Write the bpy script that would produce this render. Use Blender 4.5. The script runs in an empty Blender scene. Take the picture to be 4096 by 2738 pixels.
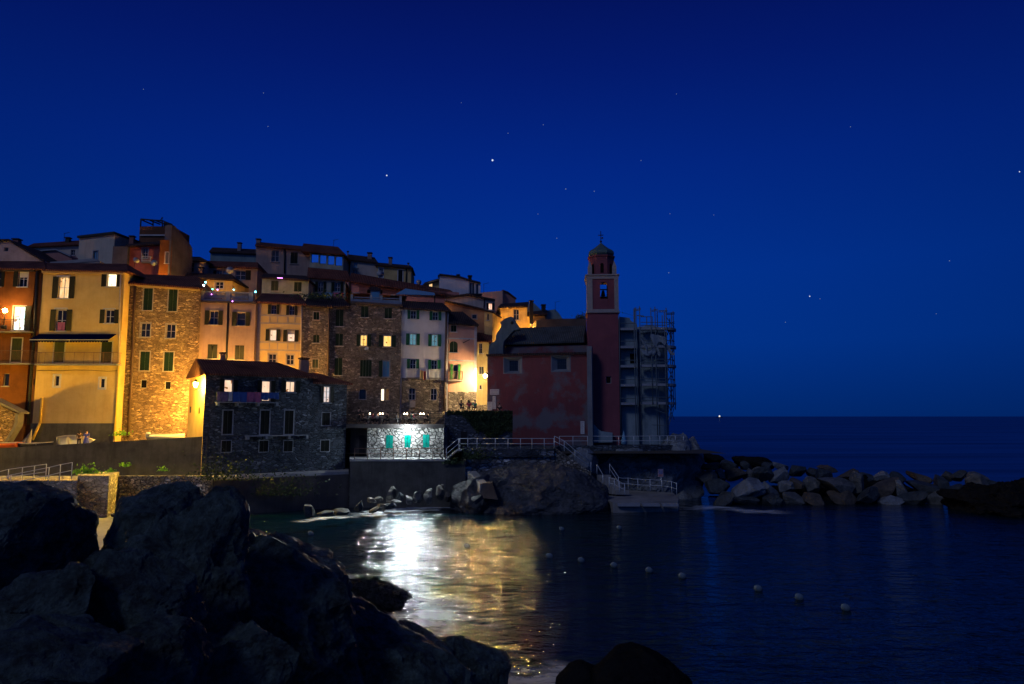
import bpy, bmesh, math, random
from mathutils import Vector, Matrix, noise
from mathutils.geometry import tessellate_polygon
R = math.radians
scene = bpy.context.scene
COL = scene.collection
FL = 2780.0; CXP = 2048.0; CYP = 1369.0
PITCH = math.atan(297/FL)
CAMP = Vector((0, 0, 9.0))
def ray(px, py):
    h = (px-CXP)/FL; v = (CYP-py)/FL
    return Vector((h, math.cos(PITCH)-v*math.sin(PITCH), math.sin(PITCH)+v*math.cos(PITCH)))
def P(px, py, D):
    r = ray(px, py); return CAMP + r*(D/r.y)
def PZ(px, py, z):
    r = ray(px, py); return CAMP + r*((z-9.0)/r.z)

# ------------------------------------------------------------ materials
MATS = {}
def newmat(name):
    m = bpy.data.materials.new(name); m.use_nodes = True
    nt = m.node_tree; b = nt.nodes['Principled BSDF']
    MATS[name] = m
    return m, nt, b
def nd(nt, typ, **kw):
    n = nt.nodes.new(typ)
    for k, v in kw.items():
        if k.startswith('i_'):
            n.inputs[int(k[2:]) if k[2:].isdigit() else k[2:]].default_value = v
        else: setattr(n, k, v)
    return n
def c4(c): return (c[0], c[1], c[2], 1)
def coords(nt, scale=(1, 1, 1), warp=0.0, wscale=3.0):
    tc = nd(nt, 'ShaderNodeTexCoord'); mp = nd(nt, 'ShaderNodeMapping')
    mp.inputs['Scale'].default_value = scale
    src = tc.outputs['Object']
    if warp:
        nz = nd(nt, 'ShaderNodeTexNoise'); nz.inputs['Scale'].default_value = wscale
        nt.links.new(src, nz.inputs['Vector'])
        vm = nd(nt, 'ShaderNodeVectorMath', operation='MULTIPLY_ADD')
        vm.inputs[1].default_value = (warp,)*3
        nt.links.new(nz.outputs['Color'], vm.inputs[0]); nt.links.new(src, vm.inputs[2])
        src = vm.outputs[0]
    nt.links.new(src, mp.inputs['Vector'])
    return mp.outputs['Vector']
def mixc(nt, a, b, fac, blend='MIX'):
    m = nd(nt, 'ShaderNodeMix', data_type='RGBA', blend_type=blend)
    for s, v in ((6, a), (7, b), (0, fac)):
        if hasattr(v, 'links') or isinstance(v, bpy.types.NodeSocket): nt.links.new(v, m.inputs[s])
        else: m.inputs[s].default_value = c4(v) if s > 5 else v
    return m.outputs[2]
def ramp(nt, fac, p0, p1, c0=(0, 0, 0), c1=(1, 1, 1)):
    if p1 < p0: p0, p1, c0, c1 = p1, p0, c1, c0
    r = nd(nt, 'ShaderNodeValToRGB'); e = r.color_ramp.elements
    e[0].position = p0; e[0].color = c4(c0); e[1].position = p1; e[1].color = c4(c1)
    nt.links.new(fac, r.inputs[0]); return r.outputs[0]
def tex(nt, vec, scale, detail=4, rough=.6):
    n = nd(nt, 'ShaderNodeTexNoise'); n.inputs['Scale'].default_value = scale
    n.inputs['Detail'].default_value = detail; n.inputs['Roughness'].default_value = rough
    nt.links.new(vec, n.inputs['Vector']); return n.outputs['Fac']
def bump(nt, b, h, dist, strength=1.0):
    bp = nd(nt, 'ShaderNodeBump'); bp.inputs['Distance'].default_value = dist
    bp.inputs['Strength'].default_value = strength
    nt.links.new(h, bp.inputs['Height']); nt.links.new(bp.outputs[0], b.inputs['Normal']); return bp

def stucco(name, col, dirt=None, patch=None, amount=.5, patchcut=.62):
    m, nt, b = newmat(name)
    v = coords(nt)
    dirt = dirt or tuple(x*.55 for x in col)
    c = mixc(nt, col, dirt, ramp(nt, tex(nt, v, .55, 6, .65), .38, .72))
    vs = coords(nt, (2.2, 2.2, .22))
    c = mixc(nt, c, tuple(x*.4 for x in col), mixc(nt, (0, 0, 0), ramp(nt, tex(nt, vs, 1.0, 5), .5, .8), amount))
    if patch:
        c = mixc(nt, c, patch, ramp(nt, tex(nt, coords(nt, warp=.5), .3, 5, .6), patchcut, patchcut+.10))
    nt.links.new(c, b.inputs['Base Color']); b.inputs['Roughness'].default_value = .92
    b.inputs['Specular IOR Level'].default_value = .15
    bump(nt, b, tex(nt, v, 9, 5), .03, .5)
    return m
def stone(name, c1, c2, mortar, sx=2.6, sz=5.5, warp=.25, bd=.09, edge=.1, plaster=None):
    m, nt, b = newmat(name)
    v = coords(nt, (sx, sx, sz), warp, 2.5)
    vo = nd(nt, 'ShaderNodeTexVoronoi', feature='F1'); vo.inputs['Scale'].default_value = 1.0
    ve = nd(nt, 'ShaderNodeTexVoronoi', feature='DISTANCE_TO_EDGE'); ve.inputs['Scale'].default_value = 1.0
    nt.links.new(v, vo.inputs['Vector']); nt.links.new(v, ve.inputs['Vector'])
    bw = nd(nt, 'ShaderNodeSeparateColor'); nt.links.new(vo.outputs['Color'], bw.inputs[0])
    c = mixc(nt, c1, c2, bw.outputs[0])
    c = mixc(nt, c, tuple(x*1.7 for x in c2), ramp(nt, bw.outputs[1], .8, .85))
    v0 = coords(nt)
    c = mixc(nt, c, tuple(x*.45 for x in c1), ramp(nt, tex(nt, v0, .5, 6, .7), .45, .75))
    c = mixc(nt, c, tuple(x*.6 for x in c1), ramp(nt, tex(nt, v0, 7, 4), .55, .8))
    e = ramp(nt, ve.outputs['Distance'], 0.0, edge)
    c = mixc(nt, mortar, c, e)
    if plaster:
        c = mixc(nt, c, plaster, ramp(nt, tex(nt, coords(nt, warp=.6), .32, 6, .65), .55, .62))
    nt.links.new(c, b.inputs['Base Color']); b.inputs['Roughness'].default_value = .9
    b.inputs['Specular IOR Level'].default_value = .2
    h = nd(nt, 'ShaderNodeMath', operation='MULTIPLY_ADD'); h.inputs[1].default_value = .5
    nt.links.new(tex(nt, v0, 6, 6), h.inputs[0]); nt.links.new(e, h.inputs[2])
    bump(nt, b, h.outputs[0], bd, .9)
    return m
def plain(name, col, rough=.7, metal=0, var=.25, emit=None, es=1):
    m, nt, b = newmat(name)
    c = mixc(nt, col, tuple(x*(1-var*2) for x in col), tex(nt, coords(nt), 3, 5))
    nt.links.new(c, b.inputs['Base Color']); b.inputs['Roughness'].default_value = rough
    b.inputs['Metallic'].default_value = metal; b.inputs['Specular IOR Level'].default_value = .3
    if emit:
        b.inputs['Emission Color'].default_value = c4(emit); b.inputs['Emission Strength'].default_value = es
    return m
def lamp(name, col, s):
    m = bpy.data.materials.new(name); m.use_nodes = True; nt = m.node_tree; nt.nodes.clear()
    e = nd(nt, 'ShaderNodeEmission'); o = nd(nt, 'ShaderNodeOutputMaterial')
    e.inputs[0].default_value = c4(col); e.inputs[1].default_value = s
    nt.links.new(e.outputs[0], o.inputs[0]); MATS[name] = m
    return m
def roofmat(name, c1, c2):
    m, nt, b = newmat(name)
    v = coords(nt)
    w = nd(nt, 'ShaderNodeTexWave', wave_type='BANDS', bands_direction='X'); w.inputs['Scale'].default_value = 1.35
    w.inputs['Distortion'].default_value = .6; nt.links.new(v, w.inputs['Vector'])
    w2 = nd(nt, 'ShaderNodeTexWave', wave_type='BANDS', bands_direction='Y', wave_profile='SAW'); w2.inputs['Scale'].default_value = .9
    w2.inputs['Distortion'].default_value = .4; nt.links.new(v, w2.inputs['Vector'])
    c = mixc(nt, c1, c2, ramp(nt, tex(nt, coords(nt, (4, 4, 4)), 1, 5), .35, .7))
    c = mixc(nt, c, tuple(x*.4 for x in c1), ramp(nt, tex(nt, v, .6, 5), .45, .75))
    c = mixc(nt, c, tuple(x*.35 for x in c1), ramp(nt, w.outputs['Fac'], .35, .0))
    nt.links.new(c, b.inputs['Base Color']); b.inputs['Roughness'].default_value = .9
    b.inputs['Specular IOR Level'].default_value = .15
    a = nd(nt, 'ShaderNodeMath', operation='ADD'); nt.links.new(w.outputs['Fac'], a.inputs[0]); nt.links.new(w2.outputs['Fac'], a.inputs[1])
    bump(nt, b, a.outputs[0], .06)
    return m
def slats(name, col, rough=.5):
    m, nt, b = newmat(name)
    v = coords(nt)
    w = nd(nt, 'ShaderNodeTexWave', wave_type='BANDS', bands_direction='Z', wave_profile='SAW'); w.inputs['Scale'].default_value = 3.2
    nt.links.new(v, w.inputs['Vector'])
    c = mixc(nt, col, tuple(x*.45 for x in col), ramp(nt, w.outputs['Fac'], .5, .95))
    c = mixc(nt, c, tuple(x*.5 for x in col), ramp(nt, tex(nt, v, 2, 5), .5, .75))
    nt.links.new(c, b.inputs['Base Color']); b.inputs['Roughness'].default_value = rough
    b.inputs['Specular IOR Level'].default_value = .25
    bump(nt, b, w.outputs['Fac'], .03)
    return m
def room(name, col, s, col2=None):
    # a lit room seen through its window: brighter ceiling, curtains and furniture tones
    m = bpy.data.materials.new(name); m.use_nodes = True; nt = m.node_tree; nt.nodes.clear()
    e = nd(nt, 'ShaderNodeEmission'); o = nd(nt, 'ShaderNodeOutputMaterial')
    v = coords(nt, (3.2, 3.2, .9)); v2 = coords(nt, (1.6, 1.6, 2.2))
    c = mixc(nt, col, col2 or tuple(x*y for x, y in zip(col, (.75, .55, .35))), ramp(nt, tex(nt, v, 1.2, 2), .35, .7))
    c = mixc(nt, c, tuple(x*y for x, y in zip(col, (.3, .16, .08))), ramp(nt, tex(nt, v2, 1.1, 1), .66, .70))
    nt.links.new(c, e.inputs[0]); e.inputs[1].default_value = s
    nt.links.new(e.outputs[0], o.inputs[0]); MATS[name] = m
    return m
def rockmat(name, c1, c2, sc=1.0, rough=.75, bd=.12, vein=None):
    m, nt, b = newmat(name)
    v = coords(nt, (sc, sc, sc), .5/sc, .8*sc)
    c = mixc(nt, c1, c2, ramp(nt, tex(nt, v, 2.0, 12, .76), .40, .66))
    c = mixc(nt, c, tuple(x*.35 for x in c1), ramp(nt, tex(nt, v, 3.7, 6, .7), .52, .72))
    if vein:
        w = nd(nt, 'ShaderNodeTexVoronoi', feature='DISTANCE_TO_EDGE'); w.inputs['Scale'].default_value = .55
        nt.links.new(coords(nt, (sc, sc*.6, sc*1.7), 1.2/sc, .9*sc), w.inputs['Vector'])
        f = nd(nt, 'ShaderNodeMath', operation='MULTIPLY')
        nt.links.new(ramp(nt, w.outputs['Distance'], .022, .0), f.inputs[0]); nt.links.new(ramp(nt, tex(nt, v, .9, 3), .5, .62), f.inputs[1])
        c = mixc(nt, c, vein, f.outputs[0])
    nt.links.new(c, b.inputs['Base Color']); b.inputs['Roughness'].default_value = rough
    b.inputs['Specular IOR Level'].default_value = .35
    vo = nd(nt, 'ShaderNodeTexVoronoi', feature='F1'); vo.inputs['Scale'].default_value = 2.2; nt.links.new(coords(nt, (sc, sc, sc*1.6), .7/sc, 1.5*sc), vo.inputs['Vector'])
    a = nd(nt, 'ShaderNodeMath', operation='MULTIPLY_ADD'); a.inputs[1].default_value = .35
    nt.links.new(vo.outputs['Distance'], a.inputs[0]); nt.links.new(tex(nt, v, 2.6, 12, .74), a.inputs[2])
    bump(nt, b, a.outputs[0], bd, 1.0)
    return m

# ------------------------------------------------------------ mesh builder and tagging
class MB:
    def __init__(s): s.v = []; s.f = []; s.sm = []
    def poly(s, pts, smooth=False):
        n = len(s.v); s.v += [tuple(p) for p in pts]; s.f.append(list(range(n, n+len(pts)))); s.sm.append(smooth)
    def faces(s, vs, fs, smooth=False):
        n = len(s.v); s.v += [tuple(p) for p in vs]
        for f in fs: s.f.append([i+n for i in f]); s.sm.append(smooth)
    def box(s, a, b, M=None):
        x0, y0, z0 = a; x1, y1, z1 = b
        vs = [Vector(p) for p in ((x0, y0, z0), (x1, y0, z0), (x1, y1, z0), (x0, y1, z0), (x0, y0, z1), (x1, y0, z1), (x1, y1, z1), (x0, y1, z1))]
        if M: vs = [M @ p for p in vs]
        s.faces(vs, [(0, 3, 2, 1), (4, 5, 6, 7), (0, 1, 5, 4), (1, 2, 6, 5), (2, 3, 7, 6), (3, 0, 4, 7)])
    def tube(s, pts, r, n=6, caps=True):
        pts = [Vector(p) for p in pts]; rs = r if isinstance(r, (list, tuple)) else [r]*len(pts)
        rings = []
        for i, p in enumerate(pts):
            d = (pts[min(i+1, len(pts)-1)]-pts[max(i-1, 0)]).normalized()
            a = d.orthogonal().normalized() if abs(d.z) < .9 else Vector((1, 0, 0))
            a = (a - d*a.dot(d)).normalized(); b = d.cross(a)
            rings.append([p+(a*math.cos(2*math.pi*k/n)+b*math.sin(2*math.pi*k/n))*rs[i] for k in range(n)])
        vs = [q for rg in rings for q in rg]
        fs = [(i*n+k, i*n+(k+1) % n, (i+1)*n+(k+1) % n, (i+1)*n+k) for i in range(len(pts)-1) for k in range(n)]
        if caps: fs += [tuple(range(n-1, -1, -1)), tuple((len(pts)-1)*n+k for k in range(n))]
        s.faces(vs, fs, n > 5)
    def lathe(s, prof, n=16, c=(0, 0, 0), smooth=True, rot=0):
        vs = []
        for r, z in prof: vs += [(c[0]+r*math.cos(2*math.pi*k/n+rot), c[1]+r*math.sin(2*math.pi*k/n+rot), c[2]+z) for k in range(n)]
        fs = [(i*n+k, i*n+(k+1) % n, (i+1)*n+(k+1) % n, (i+1)*n+k) for i in range(len(prof)-1) for k in range(n)]
        fs += [tuple(range(n-1, -1, -1)), tuple((len(prof)-1)*n+k for k in range(n))]
        s.faces(vs, fs, smooth)
    def ball(s, c, r, n=10, m=6, sc=(1, 1, 1)):
        vs = []
        for i in range(1, m):
            t = math.pi*i/m
            vs += [(c[0]+r*sc[0]*math.sin(t)*math.cos(2*math.pi*k/n), c[1]+r*sc[1]*math.sin(t)*math.sin(2*math.pi*k/n), c[2]-r*sc[2]*math.cos(t)) for k in range(n)]
        fs = [(i*n+k, i*n+(k+1) % n, (i+1)*n+(k+1) % n, (i+1)*n+k) for i in range(m-2) for k in range(n)]
        vs += [(c[0], c[1], c[2]-r*sc[2]), (c[0], c[1], c[2]+r*sc[2])]; a = (m-1)*n
        fs += [((k+1) % n, k, a) for k in range(n)] + [((m-2)*n+k, (m-2)*n+(k+1) % n, a+1) for k in range(n)]
        s.faces(vs, fs, True)
    def mesh(s, name, mat):
        me = bpy.data.meshes.new(name); me.from_pydata(s.v, [], s.f)
        me.polygons.foreach_set('use_smooth', s.sm)
        me.materials.append(MATS[mat]); me.update()
        return me
    def build(s, name, mat, parent=None, world=False):
        o = bpy.data.objects.new(name, s.mesh(name, mat)); COL.objects.link(o)
        if parent: o.parent = parent
        return o
def meshob(name, me, parent=None):
    o = bpy.data.objects.new(name, me); COL.objects.link(o)
    if parent: o.parent = parent
    return o
def hull(mb, pts):
    bm = bmesh.new()
    for p in pts: bm.verts.new(p)
    bmesh.ops.convex_hull(bm, input=bm.verts); 
    bmesh.ops.delete(bm, geom=[v for v in bm.verts if not v.link_faces], context='VERTS')
    bm.verts.index_update(); bm.faces.ensure_lookup_table()
    mb.faces([v.co.copy() for v in bm.verts], [[v.index for v in f.verts] for f in bm.faces]); bm.free()
def tag(o, label=None, cat=None, group=None, kind=None):
    if label: o['label'] = label
    if cat: o['category'] = cat
    if group: o['group'] = group
    if kind: o['kind'] = kind
    return o
def empty(name, loc, rz=0, label=None, cat=None, group=None):
    o = bpy.data.objects.new(name, None); COL.objects.link(o); o.location = loc; o.rotation_euler = (0, 0, rz)
    o.empty_display_size = .3
    return tag(o, label, cat, group)
def kids(o): return [c for c in bpy.data.objects if c.parent == o]
def dup(o, loc=None, rz=None, label=None, parent=None, group=None, children=None):
    c = o.copy(); COL.objects.link(c)
    if parent: c.parent = parent
    if loc is not None: c.location = loc
    if rz is not None: c.rotation_euler = (0, 0, rz)
    if label: c['label'] = label
    if group: c['group'] = group
    for ch in (children if children is not None else kids(o)): dup(ch, parent=c)
    return c
class Fr:
    """a vertical facade plane: local x runs along it, local y into the building"""
    def __init__(s, px, py, D, yaw, z0=0):
        p = P(px, py, D); s.O = Vector((p.x, p.y, z0)); s.yaw = R(yaw)
        s.ex = Vector((math.cos(s.yaw), math.sin(s.yaw), 0)); s.ey = Vector((-math.sin(s.yaw), math.cos(s.yaw), 0))
    def loc(s, px, py, w=0):
        r = ray(px, py); d = s.O + s.ey*w - CAMP
        t = d.dot(s.ey)/r.dot(s.ey); q = CAMP + r*t - s.O
        return Vector((q.dot(s.ex), w, q.z))
    def side(s, px, py, u):
        """where the pixel ray meets the end wall at local x = u"""
        r = ray(px, py); d = s.O + s.ex*u - CAMP
        t = d.dot(s.ex)/r.dot(s.ex); q = CAMP + r*t - s.O
        return Vector((u, q.dot(s.ey), q.z))
    def world(s, p): return s.O + s.ex*p[0] + s.ey*p[1] + Vector((0, 0, p[2]))

def arch_pts(u0, z0, u1, z1, rise):
    c = (u0+u1)/2; w = (u1-u0)/2; n = 8
    return [(u0, z0), (u1, z0)] + [(c+w*math.cos(math.pi*k/n), z1-rise+rise*math.sin(math.pi*k/n)) for k in range(n+1)]
def window(fr, root, holes, x0, y0, x1, y1, kind='dark', s='', sm='sh_dark', a=0, trim=None, sill=1, n=2, t=1, name='window', rail=0, tw=.11, pr=.2, fm='frame', blind=0, on=None, label=None):
    xm, ym = (x0+x1)/2, (y0+y1)/2
    u0, u1 = fr.loc(x0, ym)[0], fr.loc(x1, ym)[0]; z0, z1 = fr.loc(xm, y1)[2], fr.loc(xm, y0)[2]
    W, H = u1-u0, z1-z0
    hp = arch_pts(u0, z0, u1, z1, min(a, H*.4)) if a else [(u0, z0), (u1, z0), (u1, z1), (u0, z1)]
    holes.append(hp)
    mb = MB(); e = min(.07, W*.09)
    # inner frame
    for q in ((u0, z0, u0+e, z1), (u1-e, z0, u1, z1), (u0, z0, u1, z0+e), (u0, z1-e, u1, z1)):
        mb.box((q[0], pr-.07, q[1]), (q[2], pr-.01, q[3]))
    if kind != 'void':
        for k in range(1, n): mb.box((u0+W*k/n-e*.45, pr-.06, z0), (u0+W*k/n+e*.45, pr-.015, z1))
        for k in range(1, t+1): mb.box((u0, pr-.055, z0+H*k/(t+1)-e*.3), (u1, pr-.02, z0+H*k/(t+1)+e*.3))
    if trim:
        w = tw
        for q in ((u0-w, z0-w, u0-.002, z1+w), (u1+.002, z0-w, u1+w, z1+w), (u0-.002, z0-w, u1+.002, z0-.002), (u0-.002, z1+.002, u1+.002, z1+w)):
            if not a: mb.box((q[0], -.035, q[1]), (q[2], .05, q[3]))
    if sill: mb.box((u0-.12, -.14, z0-.1), (u1+.12, .02, z0-.004))
    w = mb.build(name, trim or fm, root)
    pane_m = {'dark': 'pane_dark', 'shut': 'pane_dark', 'void': 'interior_dark'}.get(kind, kind)
    pb = MB(); pb.poly([(u0-.02, pr, z0-.02), (u1+.02, pr, z0-.02), (u1+.02, pr, z1+.02), (u0-.02, pr, z1+.02)]); pb.build('pane', pane_m, w)
    if blind:
        bb = MB(); bb.box((u0+e, pr-.1, z1-H*blind), (u1-e, pr-.08, z1-e)); bb.build('blind', 'cloth_white', w)
    if kind == 'shut':
        k = n if n > 2 else 2
        for i in range(k):
            sb = MB(); sb.box((u0+W*i/k+.015, .03, z0+.01), (u0+W*(i+1)/k-.015, .07, z1-.01)); sb.build('shutter', sm, w)
    for c in s:
        sw = W*.5; sb = MB()
        if c == 'L': a0, a1 = u0-sw-.02, u0-.02
        else: a0, a1 = u1+.02, u1+sw+.02
        sb.box((a0, -.09, z0-.02), (a1, -.045, z1+.02))
        sb.box((a0, -.105, (z0+z1)/2-.04), (a1, -.0905, (z0+z1)/2+.04))
        for aa in (a0, a1-.05): sb.box((aa, -.106, z0-.02), (aa+.05, -.0915, z1+.02))
        sb.build('shutter', sm, w)
    return w, (u0, z0, u1, z1)

def facade(mb, outer, holes, depth, reveal=.24, back=True, y0=0.0):
    loops = [[Vector((p[0], p[1], 0)) for p in outer]] + [[Vector((p[0], p[1], 0)) for p in h] for h in holes]
    flat = [p for l in loops for p in l]
    tris = tessellate_polygon(loops)
    vs = [(p.x, y0, p.y) for p in flat]
    fs = []
    for t in tris:
        a, b, c = (flat[i] for i in t)
        cr = (b-a).cross(c-a).z
        if abs(cr) < 1e-9: continue
        fs.append(tuple(t) if cr > 0 else (t[0], t[2], t[1]))
    mb.faces(vs, fs)
    for h in holes:
        for i in range(len(h)):
            p, q = h[i], h[(i+1) % len(h)]
            mb.poly([(p[0], y0, p[1]), (q[0], y0, q[1]), (q[0], y0+reveal, q[1]), (p[0], y0+reveal, p[1])])
    if back:
        for i in range(len(outer)):
            p, q = outer[i], outer[(i+1) % len(outer)]
            mb.poly([(q[0], y0, q[1]), (p[0], y0, p[1]), (p[0], y0+depth, p[1]), (q[0], y0+depth, q[1])])
        mb.poly([(p[0], y0+depth, p[1]) for p in reversed(outer)])

def roof_between(fr, root, eave, ridge, d, mat='roof', over=.45, hipback=True, th=.16, name='roof'):
    eL = fr.loc(*eave[0], -over); eR = fr.loc(*eave[1], -over)
    rL = fr.loc(*ridge[0], d); rR = fr.loc(*ridge[1], d)
    mb = MB()
    bk = [Vector((p[0], 2*d+over, p[2])) for p in (eL, eR)]
    hull(mb, [eL, eR, eL-Vector((0, 0, th)), eR-Vector((0, 0, th)), rL, rR]+bk+[p-Vector((0, 0, th)) for p in bk])
    return mb.build(name, mat, root)
def strip(fr, root, pts, w, h, mat, name, w2=.02):
    """a thin moulding following pixel points on the facade"""
    mb = MB()
    for a, b in zip(pts, pts[1:]):
        A, B = fr.loc(*a), fr.loc(*b)
        vs = [(A[0], -w, A[2]-h), (B[0], -w, B[2]-h), (B[0], w2, B[2]-h), (A[0], w2, A[2]-h), (A[0], -w, A[2]), (B[0], -w, B[2]), (B[0], w2, B[2]), (A[0], w2, A[2])]
        mb.faces(vs, [(0, 3, 2, 1), (4, 5, 6, 7), (0, 1, 5, 4), (1, 2, 6, 5), (2, 3, 7, 6), (3, 0, 4, 7)])
    return mb.build(name, mat, root)
def pipe(fr, root, pts, r=.07, mat='pipe', w=-.12, name='downpipe'):
    mb = MB(); mb.tube([fr.loc(x, y, w) for x, y in pts], r); return mb.build(name, mat, root)
def chimney(fr, parent, px, ytop, ybot, wpx, w=1.5, mat='chimney', cap='roof_dark'):
    a = fr.loc(px-wpx/2, ybot, w); b = fr.loc(px+wpx/2, ytop, w)
    mb = MB(); s = b[0]-a[0]; mb.box((a[0], w, a[2]-1.2), (b[0], w+s, b[2]-.25))
    c = mb.build('chimney', mat, parent)
    m2 = MB(); m2.box((a[0]-.08, w-.08, b[2]-.16), (b[0]+.08, w+s+.08, b[2]))
    for dx in (.05, s-.15): m2.box((a[0]+dx, w+.05, b[2]-.25), (a[0]+dx+.1, w+s-.05, b[2]-.16))
    m2.build('chimney_cap', cap, parent)
def balcony(fr, root, x0, x1, ys, ytop, out=.9, mat='concrete', rm='metal_dark', gap=.13, hth=.14, nm='balcony', slabonly=False):
    ym = (ys+ytop)/2
    A = fr.loc(x0, ys, -out); B = fr.loc(x1, ys, -out); zt = fr.loc((x0+x1)/2, ytop, -out)[2]; z = (A[2]+B[2])/2
    mb = MB(); mb.box((A[0], -out, z-hth), (B[0], .02, z)); sl = mb.build(nm, mat, root)
    if not slabonly:
        r = MB(); o = out-.05
        for zz in (zt, z+.12): 
            r.tube([(A[0]+.04, 0, zz), (A[0]+.04, -o, zz), (B[0]-.04, -o, zz), (B[0]-.04, 0, zz)], .025, 5)
        n = max(2, int((B[0]-A[0])/gap))
        for i in range(n+1):
            u = A[0]+.04+(B[0]-A[0]-.08)*i/n; r.tube([(u, -o, z), (u, -o, zt)], .03 if i % 8 == 0 else .013, 4)
        for i in range(1, max(2, int(out/gap))):
            for u in (A[0]+.04, B[0]-.04): r.tube([(u, -o+i*gap, z), (u, -o+i*gap, zt)], .013, 4)
        r.build('railing', rm, sl)
    return sl, (A[0], B[0], z, zt)
def bzip(fr, pts, zb):
    o = [(fr.loc(*p)[0], fr.loc(*p)[2]) for p in pts]
    return [(o[0][0], zb)] + [(o[-1][0], zb)] + o[::-1]
def house(name, label, mat, D, yaw, top, zb, depth, wins=(), roof=None, cor=None, rmat='roof', cat='house', pxref=None, rd=3.0, group=None, over=.45):
    x0, y0 = top[0]
    fr = Fr(x0, y0, D, yaw)
    root = empty(name, fr.O, fr.yaw, label, cat, group)
    holes = []; out = {}
    for i, w in enumerate(wins):
        kw = w[5] if len(w) > 5 else {}
        out[i] = window(fr, root, holes, *w[:4], w[4] if len(w) > 4 else 'dark', **kw)
    mb = MB(); facade(mb, bzip(fr, top, zb), holes, depth); wall = mb.build('wall', mat, root)
    rf = None
    if roof: rf = roof_between(fr, root, roof[0], roof[1], rd, rmat, over)
    if cor: strip(fr, root, [(p[0], p[1]) for p in top], .3, .28, cor, 'cornice')
    return fr, root, wall, rf, out
# ------------------------------------------------------------ palette
stucco('st_orange', (.21, .075, .018)); stucco('st_brown', (.16, .07, .04))
stucco('st_yellow', (.62, .43, .16), (.50, .33, .10), amount=.25); stucco('st_pinkish', (.36, .25, .21), (.25, .17, .145))
stucco('st_ochre', (.52, .38, .18), (.46, .32, .14), amount=.25); stucco('st_lilac', (.50, .38, .36))
stucco('st_grey', (.13, .12, .125)); stucco('st_white', (.62, .58, .58), (.5, .46, .46), amount=.35)
stucco('st_pink', (.68, .36, .25), (.58, .29, .2), amount=.25); stucco('st_alley', (.42, .33, .16), (.28, .2, .1))
stucco('st_red', (.34, .10, .08)); stucco('st_beige', (.52, .44, .34), (.42, .36, .28))
stucco('st_pale', (.46, .38, .33), (.32, .26, .23)); stucco('st_teal', (.20, .27, .27)); stucco('st_green', (.30, .33, .27))
stucco('st_yel2', (.60, .42, .18)); stucco('st_rose', (.42, .20, .17), (.34, .16, .14)); stucco('st_rust', (.46, .24, .12), (.2, .11, .07), amount=.6)
stucco('church_red', (.19, .055, .06), (.14, .05, .055), patch=(.13, .12, .135), amount=.3, patchcut=.49)
stucco('tower_red', (.23, .07, .085), (.17, .055, .07), amount=.3); stucco('church_grey', (.24, .31, .34), (.14, .19, .21))
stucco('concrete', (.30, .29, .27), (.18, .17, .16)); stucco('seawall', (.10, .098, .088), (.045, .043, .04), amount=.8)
stucco('gable_blue', (.10, .14, .17), (.06, .09, .11)); stucco('trim_dim', (.19, .21, .23), (.13, .14, .16))
stucco('paving', (.42, .41, .38), (.3, .29, .27)); stucco('darkwall', (.09, .08, .075), (.045, .04, .04))
stone('stone_warm', (.19, .125, .075), (.38, .26, .15), (.09, .055, .03), 2.3, 6.5, .22, .12)
stone('stone_grey', (.12, .10, .088), (.25, .21, .185), (.07, .058, .05), 2.2, 5.2, .3, .1, .12, plaster=(.15, .13, .12))
stone('stone_mix', (.14, .115, .095), (.28, .23, .18), (.09, .075, .06), 2.2, 4.6, .3, .08)
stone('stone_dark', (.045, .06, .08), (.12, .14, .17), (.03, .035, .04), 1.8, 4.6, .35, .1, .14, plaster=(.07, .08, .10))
stone('stone_cyclo', (.26, .25, .23), (.48, .46, .42), (.03, .027, .025), 2.1, 2.9, .35, .14, .13)
stone('stone_terr', (.20, .18, .15), (.40, .36, .3), (.05, .045, .04), 2.6, 4.4, .35, .12, .13)
stone('stone_prom', (.16, .17, .18), (.42, .42, .43), (.05, .05, .055), 1.5, 2.6, .4, .16, .12, plaster=(.12, .12, .125))
stone('stone_pillar', (.42, .37, .27), (.6, .54, .40), (.2, .17, .11), 2.2, 4.5, .3, .08)
roofmat('roof', (.13, .045, .035), (.22, .09, .06)); roofmat('roof_dark', (.05, .035, .035), (.09, .06, .055)); plain('copper', (.10, .17, .165), .6, var=.3)
roofmat('roof_slate', (.07, .085, .09), (.1, .115, .12))
slats('sh_green', (.006, .10, .055)); slats('sh_bright', (.03, .24, .04)); slats('sh_dark', (.010, .013, .012)); slats('sh_dgreen', (.005, .022, .014)); slats('door_teal', (.0, .30, .24), .35)
plain('frame', (.45, .43, .42), .5); plain('trim_white', (.62, .58, .56), .7); plain('trim_pale', (.42, .36, .33)); plain('trim_blue', (.34, .36, .40))
plain('pipe', (.10, .06, .045), .5); plain('pipe_light', (.50, .42, .34), .5); plain('pipe_yellow', (.75, .52, .10), .4)
plain('metal_dark', (.05, .045, .04), .5, .4); plain('metal_pale', (.62, .66, .68), .5, 0, .1); plain('metal_rust', (.22, .12, .08), .6, .3)
plain('cornice_ochre', (.55, .38, .18)); plain('cornice_dark', (.08, .06, .055)); plain('verge_grey', (.17, .155, .165)); plain('chimney', (.26, .20, .20)); plain('chimney_red', (.30, .12, .1))
plain('interior_dark', (.004, .004, .004), 1); plain('cloth_white', (.7, .68, .66), .9); plain('cloth_blue', (.03, .10, .38), .9); plain('cloth_lblue', (.2, .42, .6), .9)
plain('cloth_pink', (.42, .12, .26), .9); plain('cloth_stripe', (.30, .2, .36), .9, var=.5); plain('cloth_red', (.5, .05, .04), .9); plain('cloth_yellow', (.6, .42, .12), .9)
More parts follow.
